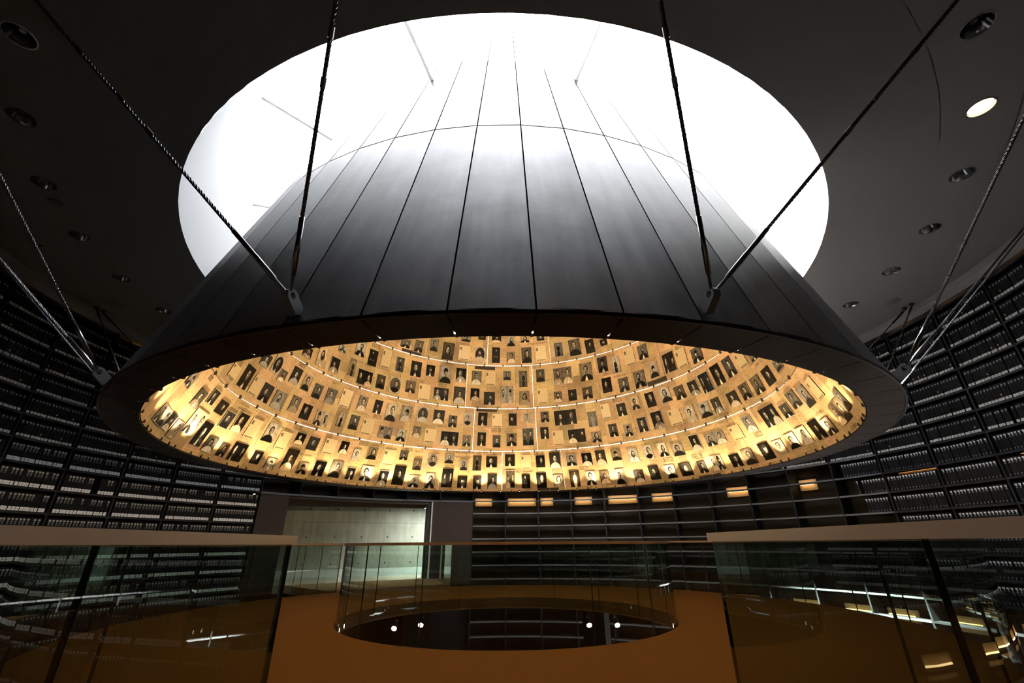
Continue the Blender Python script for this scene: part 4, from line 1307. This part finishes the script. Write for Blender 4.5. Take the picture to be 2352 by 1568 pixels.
# ================================================================== BALUSTRADES
def glass_run(root, a0, a1, R, n, ztop, zbot, rail_h, seg=5):
    """n curved panes and one handrail on an arc"""
    th = 0.009
    w = (a1 - a0) / n
    g = math.degrees(0.002 / R)
    m = MB(); m.arcbox(-w / 2 + g, w / 2 - g, R - th, R + th, zbot, ztop - 0.008, seg, 0, 1)
    me = m.mesh('glass_pane', [MAT['glass'], MAT['glass_edge']], True)
    for k in range(n): obj('glass_pane', me, root, rz(a0 + w * (k + 0.5)))
    m = MB(); m.arcbox(a0, a1, R - 0.032, R + 0.032, ztop - rail_h, ztop, max(6, int((a1 - a0) / 2.5)))
    obj('handrail', m.mesh('handrail', [MAT['rail']]), root)


def straight_run(root, p, q, n, ztop, zbot, rail_h, gm='glass'):
    d = (q - p).normalized(); L = (q - p).length
    M = Matrix(((d.x, -d.y, 0, p.x), (d.y, d.x, 0, p.y), (0, 0, 1, 0), (0, 0, 0, 1)))
    w = L / n
    m = MB()
    x0, x1, th = 0.002, w - 0.002, 0.009
    m.box(x0, x1, -th, th, zbot, ztop - 0.008, 0)
    for i, f in enumerate(m.f):
        xs = [m.v[v][0] for v in f]
        if max(xs) - min(xs) < 1e-6: m.m[i] = 1
    me = m.mesh('glass_pane', [MAT[gm], MAT['glass_edge']])
    for k in range(n): obj('glass_pane', me, root, M @ Matrix.Translation((w * k, 0, 0)))
    m = MB(); m.box(0, L, -0.032, 0.032, ztop - rail_h, ztop)
    obj('handrail', m.mesh('handrail', [MAT['rail']]), root, M)


ZB = -0.17
t = thing('glass_balustrade', 'round glass balustrade with bronze handrail circling the central well', 'balustrade', Matrix.Translation((0, 0, 0)), None)
glass_run(t, 0, 360, 2.585, 16, 1.062, ZB, 0.032, 8)
RB = R_PLAT + 0.02
t = thing('glass_balustrade', 'curved glass balustrade on the platform edge facing the packed shelves with foot labels', 'balustrade', Matrix.Translation(pt(RB, -107, 0)))
glass_run(t, -168.35, -45.6, RB, 11, 1.083, ZB, 0.042)
t = thing('glass_balustrade', 'curved glass balustrade on the platform edge facing the empty and gold-crested shelves', 'balustrade', Matrix.Translation(pt(RB, 77, 0)))
glass_run(t, -15.3, 169.0, RB, 16, 1.083, ZB, 0.042)
t = thing('glass_balustrade', 'straight glass balustrade of the entry bridge beside the shelves with foot labels', 'balustrade', Matrix.Translation((-1.17, -7.2, 0)))
straight_run(t, Vector((-1.14, -5.72, 0)), Vector((-1.19, -9.3, 0)), 3, 1.083, ZB, 0.042, 'glass_tint')
t = thing('glass_balustrade', 'straight glass balustrade of the entry bridge beside the shelves with white marks', 'balustrade', Matrix.Translation((1.12, -7.2, 0)))
straight_run(t, Vector((1.095, -5.73, 0)), Vector((1.14, -9.6, 0)), 3, 1.083, ZB, 0.042, 'glass_tint')
t = thing('glass_balustrade', 'short glass balustrade of the far bridge on its dark side by the boxes', 'balustrade', Matrix.Translation(pt(7.3, -45.4, 0)))
straight_run(t, pt(5.88, -45.4, 0), pt(8.94, -45.6, 0), 3, 1.06, ZB, 0.03)
t = thing('glass_balustrade', 'short glass balustrade of the far bridge beside the empty shelves', 'balustrade', Matrix.Translation(pt(7.3, -15.5, 0)))
straight_run(t, pt(5.88, -15.45, 0), pt(8.94, -15.9, 0), 3, 1.06, ZB, 0.03)

# ================================================================== CEILING FITTINGS
m = MB()
for i in range(24):
    pass
prof = [(DL_RAD + 0.012, -0.004), (DL_RAD - 0.004, -0.004), (DL_RAD - 0.006, 0.004), (DL_RAD * 0.72, 0.15)]
m.lathe(prof, 28)
refl_me = m.mesh('reflector', [MAT['chrome']], True)
m = MB(); m.lathe([(DL_RAD * 0.72, 0.15), (DL_RAD * 0.70, 0.19), (0.03, 0.20), (0.001, 0.2)], 24)
well_me = m.mesh('lamp_housing', [MAT['dark_metal']], True)
m = MB(); m.lathe([(DL_RAD - 0.012, 0.02), (0.001, 0.028)], 24)
lens_me = m.mesh('lit_lens', [MAT['lamp_down']], True)
m = MB(); m.tube((0, 0, 0.17), (0, 0, 0.07), 0.035, 0.028, 12)
bulb_me = m.mesh('bulb', [MAT['chrome']], True)
for s in range(36):
    c = ((10 * s + DL_OFF + 180) % 360) - 180
    nn = int(round((130.9 - c) / 10)) if c > 0 else int(round((-119.1 - c) / -10)) + 1
    if c > 135: lab = 'unlit chrome downlight, %s from the lit downlight on the entry side' % ORD[int(round((c - 130.9) / 10))]
    elif c > 0: lab = 'unlit chrome downlight, %s from the lit downlight on the passage side' % ORD[min(max(nn, 1), 13)]
    elif c < -116: lab = 'unlit chrome downlight, %s from the small detector on the entry side' % ORD[int(round((-109.1 - c) / 10))]
    else: lab = 'unlit chrome downlight, %s from the small detector on the passage side' % ORD[min(int(round((c + 119.1) / 10)), 12)]
    lit = abs(c - 130.9) < 1
    if lit: lab = 'lit recessed downlight glowing warm in the paler ceiling'
    M = Matrix.Translation(pt(DL_R, c, Z_CEIL)) @ Matrix.Rotation(-rad(c), 4, 'Z')
    t = thing('recessed_downlight', lab, 'downlight', M, None if lit else 'unlit downlights around the opening')
    obj('reflector', refl_me, t, M)
    obj('lamp_housing', well_me, t, M)
    if lit: tag(obj('lens', lens_me, t, M), 'glowing warm lens')
    else: obj('bulb', bulb_me, t, M)
m = MB(); m.lathe([(0.001, -0.012), (0.14, -0.012), (0.155, -0.004), (0.155, 0.0)], 28)
spk_me = m.mesh('speaker_grille', [MAT['speaker']], True)
m = MB(); m.lathe([(0.145, -0.003), (0.155, 0.0)], 28)
for c, w in ((91.75, 'paler'), (-90.9, 'dark')):
    tag(obj('ceiling_speaker', spk_me, None, Matrix.Translation(pt(8.09, c, Z_CEIL))), 'round grey ceiling speaker in the %s ceiling next to cable anchors' % w, 'speaker')
for c, w in ((106.0, 'paler'), (-105.5, 'dark')):
    M = Matrix.Translation(pt(8.07, c, Z_CEIL))
    t = thing('ceiling_sensor', 'flush round disc with a dark eye in the %s ceiling' % w, 'sensor', M)
    m = MB(); m.lathe([(0.001, -0.004), (0.11, -0.004), (0.12, 0.0)], 24); obj('cover_disc', m.mesh('cover_disc', [MAT['ceiling']], True), t, M)
    m = MB(); m.lathe([(0.001, -0.012), (0.03, -0.01), (0.035, -0.003)], 16); obj('eye', m.mesh('eye', [MAT['ink']], True), t, M)
M = Matrix.Translation(pt(7.31, -115.8, Z_CEIL))
t = thing('ceiling_sensor', 'small round detector between two downlights in the dark ceiling', 'sensor', M)
m = MB(); m.lathe([(0.001, -0.03), (0.05, -0.028), (0.07, 0.0)], 20); obj('dome', m.mesh('dome', [MAT['speaker']], True), t, M)
m = MB(); m.lathe([(0.07, -0.004), (0.085, 0.0)], 20); obj('collar', m.mesh('collar', [MAT['dark_metal']], True), t, M)

# ================================================================== UNDER THE PLATFORM
for R, a, lab in ((3.40, -43.0, 'black hanging spotlight under the platform, outer one beside the dark column'), (3.42, -32.6, 'black hanging spotlight under the platform, nearer the middle of the well on the portal side'),
                  (3.17, 32.9, 'black hanging spotlight under the platform, nearer the middle of the well on the empty-shelf side'), (3.50, 41.2, 'black hanging spotlight under the platform in front of the grey column')):
    M = Matrix.Translation(pt(R, a, -0.5))
    t = thing('hanging_spotlight', lab, 'spotlight', Matrix.Translation(pt(R, a, -SLAB)))
    d = Vector((0.0, -0.8, -0.35)).normalized()
    m = MB(); m.tube((0, 0, 0.30), (0, 0, 0.02), 0.012, seg=10); obj('stem', m.mesh('stem', [MAT['dark_metal']], True), t, M)
    m = MB(); m.tube(-d * 0.10 + Vector((0, 0, 0.03)), d * 0.06, 0.045, 0.058, 16, caps=False); m.tube(-d * 0.11 + Vector((0, 0, 0.03)), -d * 0.10 + Vector((0, 0, 0.03)), 0.03, 0.045, 16)
    obj('housing', m.mesh('housing', [MAT['dark_metal']], True), t, M)
    m = MB(); m.tube(d * 0.030, d * 0.045, 0.050, seg=18); obj('lens', m.mesh('lens', [MAT['lamp_spot']], True), t, M)
for a, w in ((25.2, 'grey square column under the platform on the empty-shelf side'), (-25.6, 'grey square column under the platform on the portal side')):
    m = MB(); m.box(-0.28, 0.28, -0.25, 0.25, -3.2, -SLAB)
    m.box(-0.31, 0.31, -0.28, 0.28, -3.2, -3.05); m.box(-0.30, 0.30, -0.27, 0.27, -0.28, -SLAB)
    tag(obj('column', m.mesh('column', [MAT['column']], weld=False), None, Matrix.Translation(pt(5.25, a, 0)) @ Matrix.Rotation(-rad(a), 4, 'Z')), w, 'column')

# added fill panel standing in for passage daylight, hidden behind the jamb from the entry
M = Matrix.Translation(pt(10.3, -13.0, 2.36)) @ Matrix.Rotation(rad(25), 4, 'Z')
t = thing('passage_fill_light', 'added cool white fill panel standing in for daylight in the concrete passage', 'fill light', M)
m = MB(); m.box(-0.9, 0.9, -0.16, 0.16, -0.05, -0.0); obj('body', m.mesh('body', [MAT['white']]), t, M)
m = MB(); m.box(-0.86, 0.86, -0.13, 0.13, -0.058, -0.05); obj('fill_face', m.mesh('fill_face', [MAT['fill_cool']]), t, M)
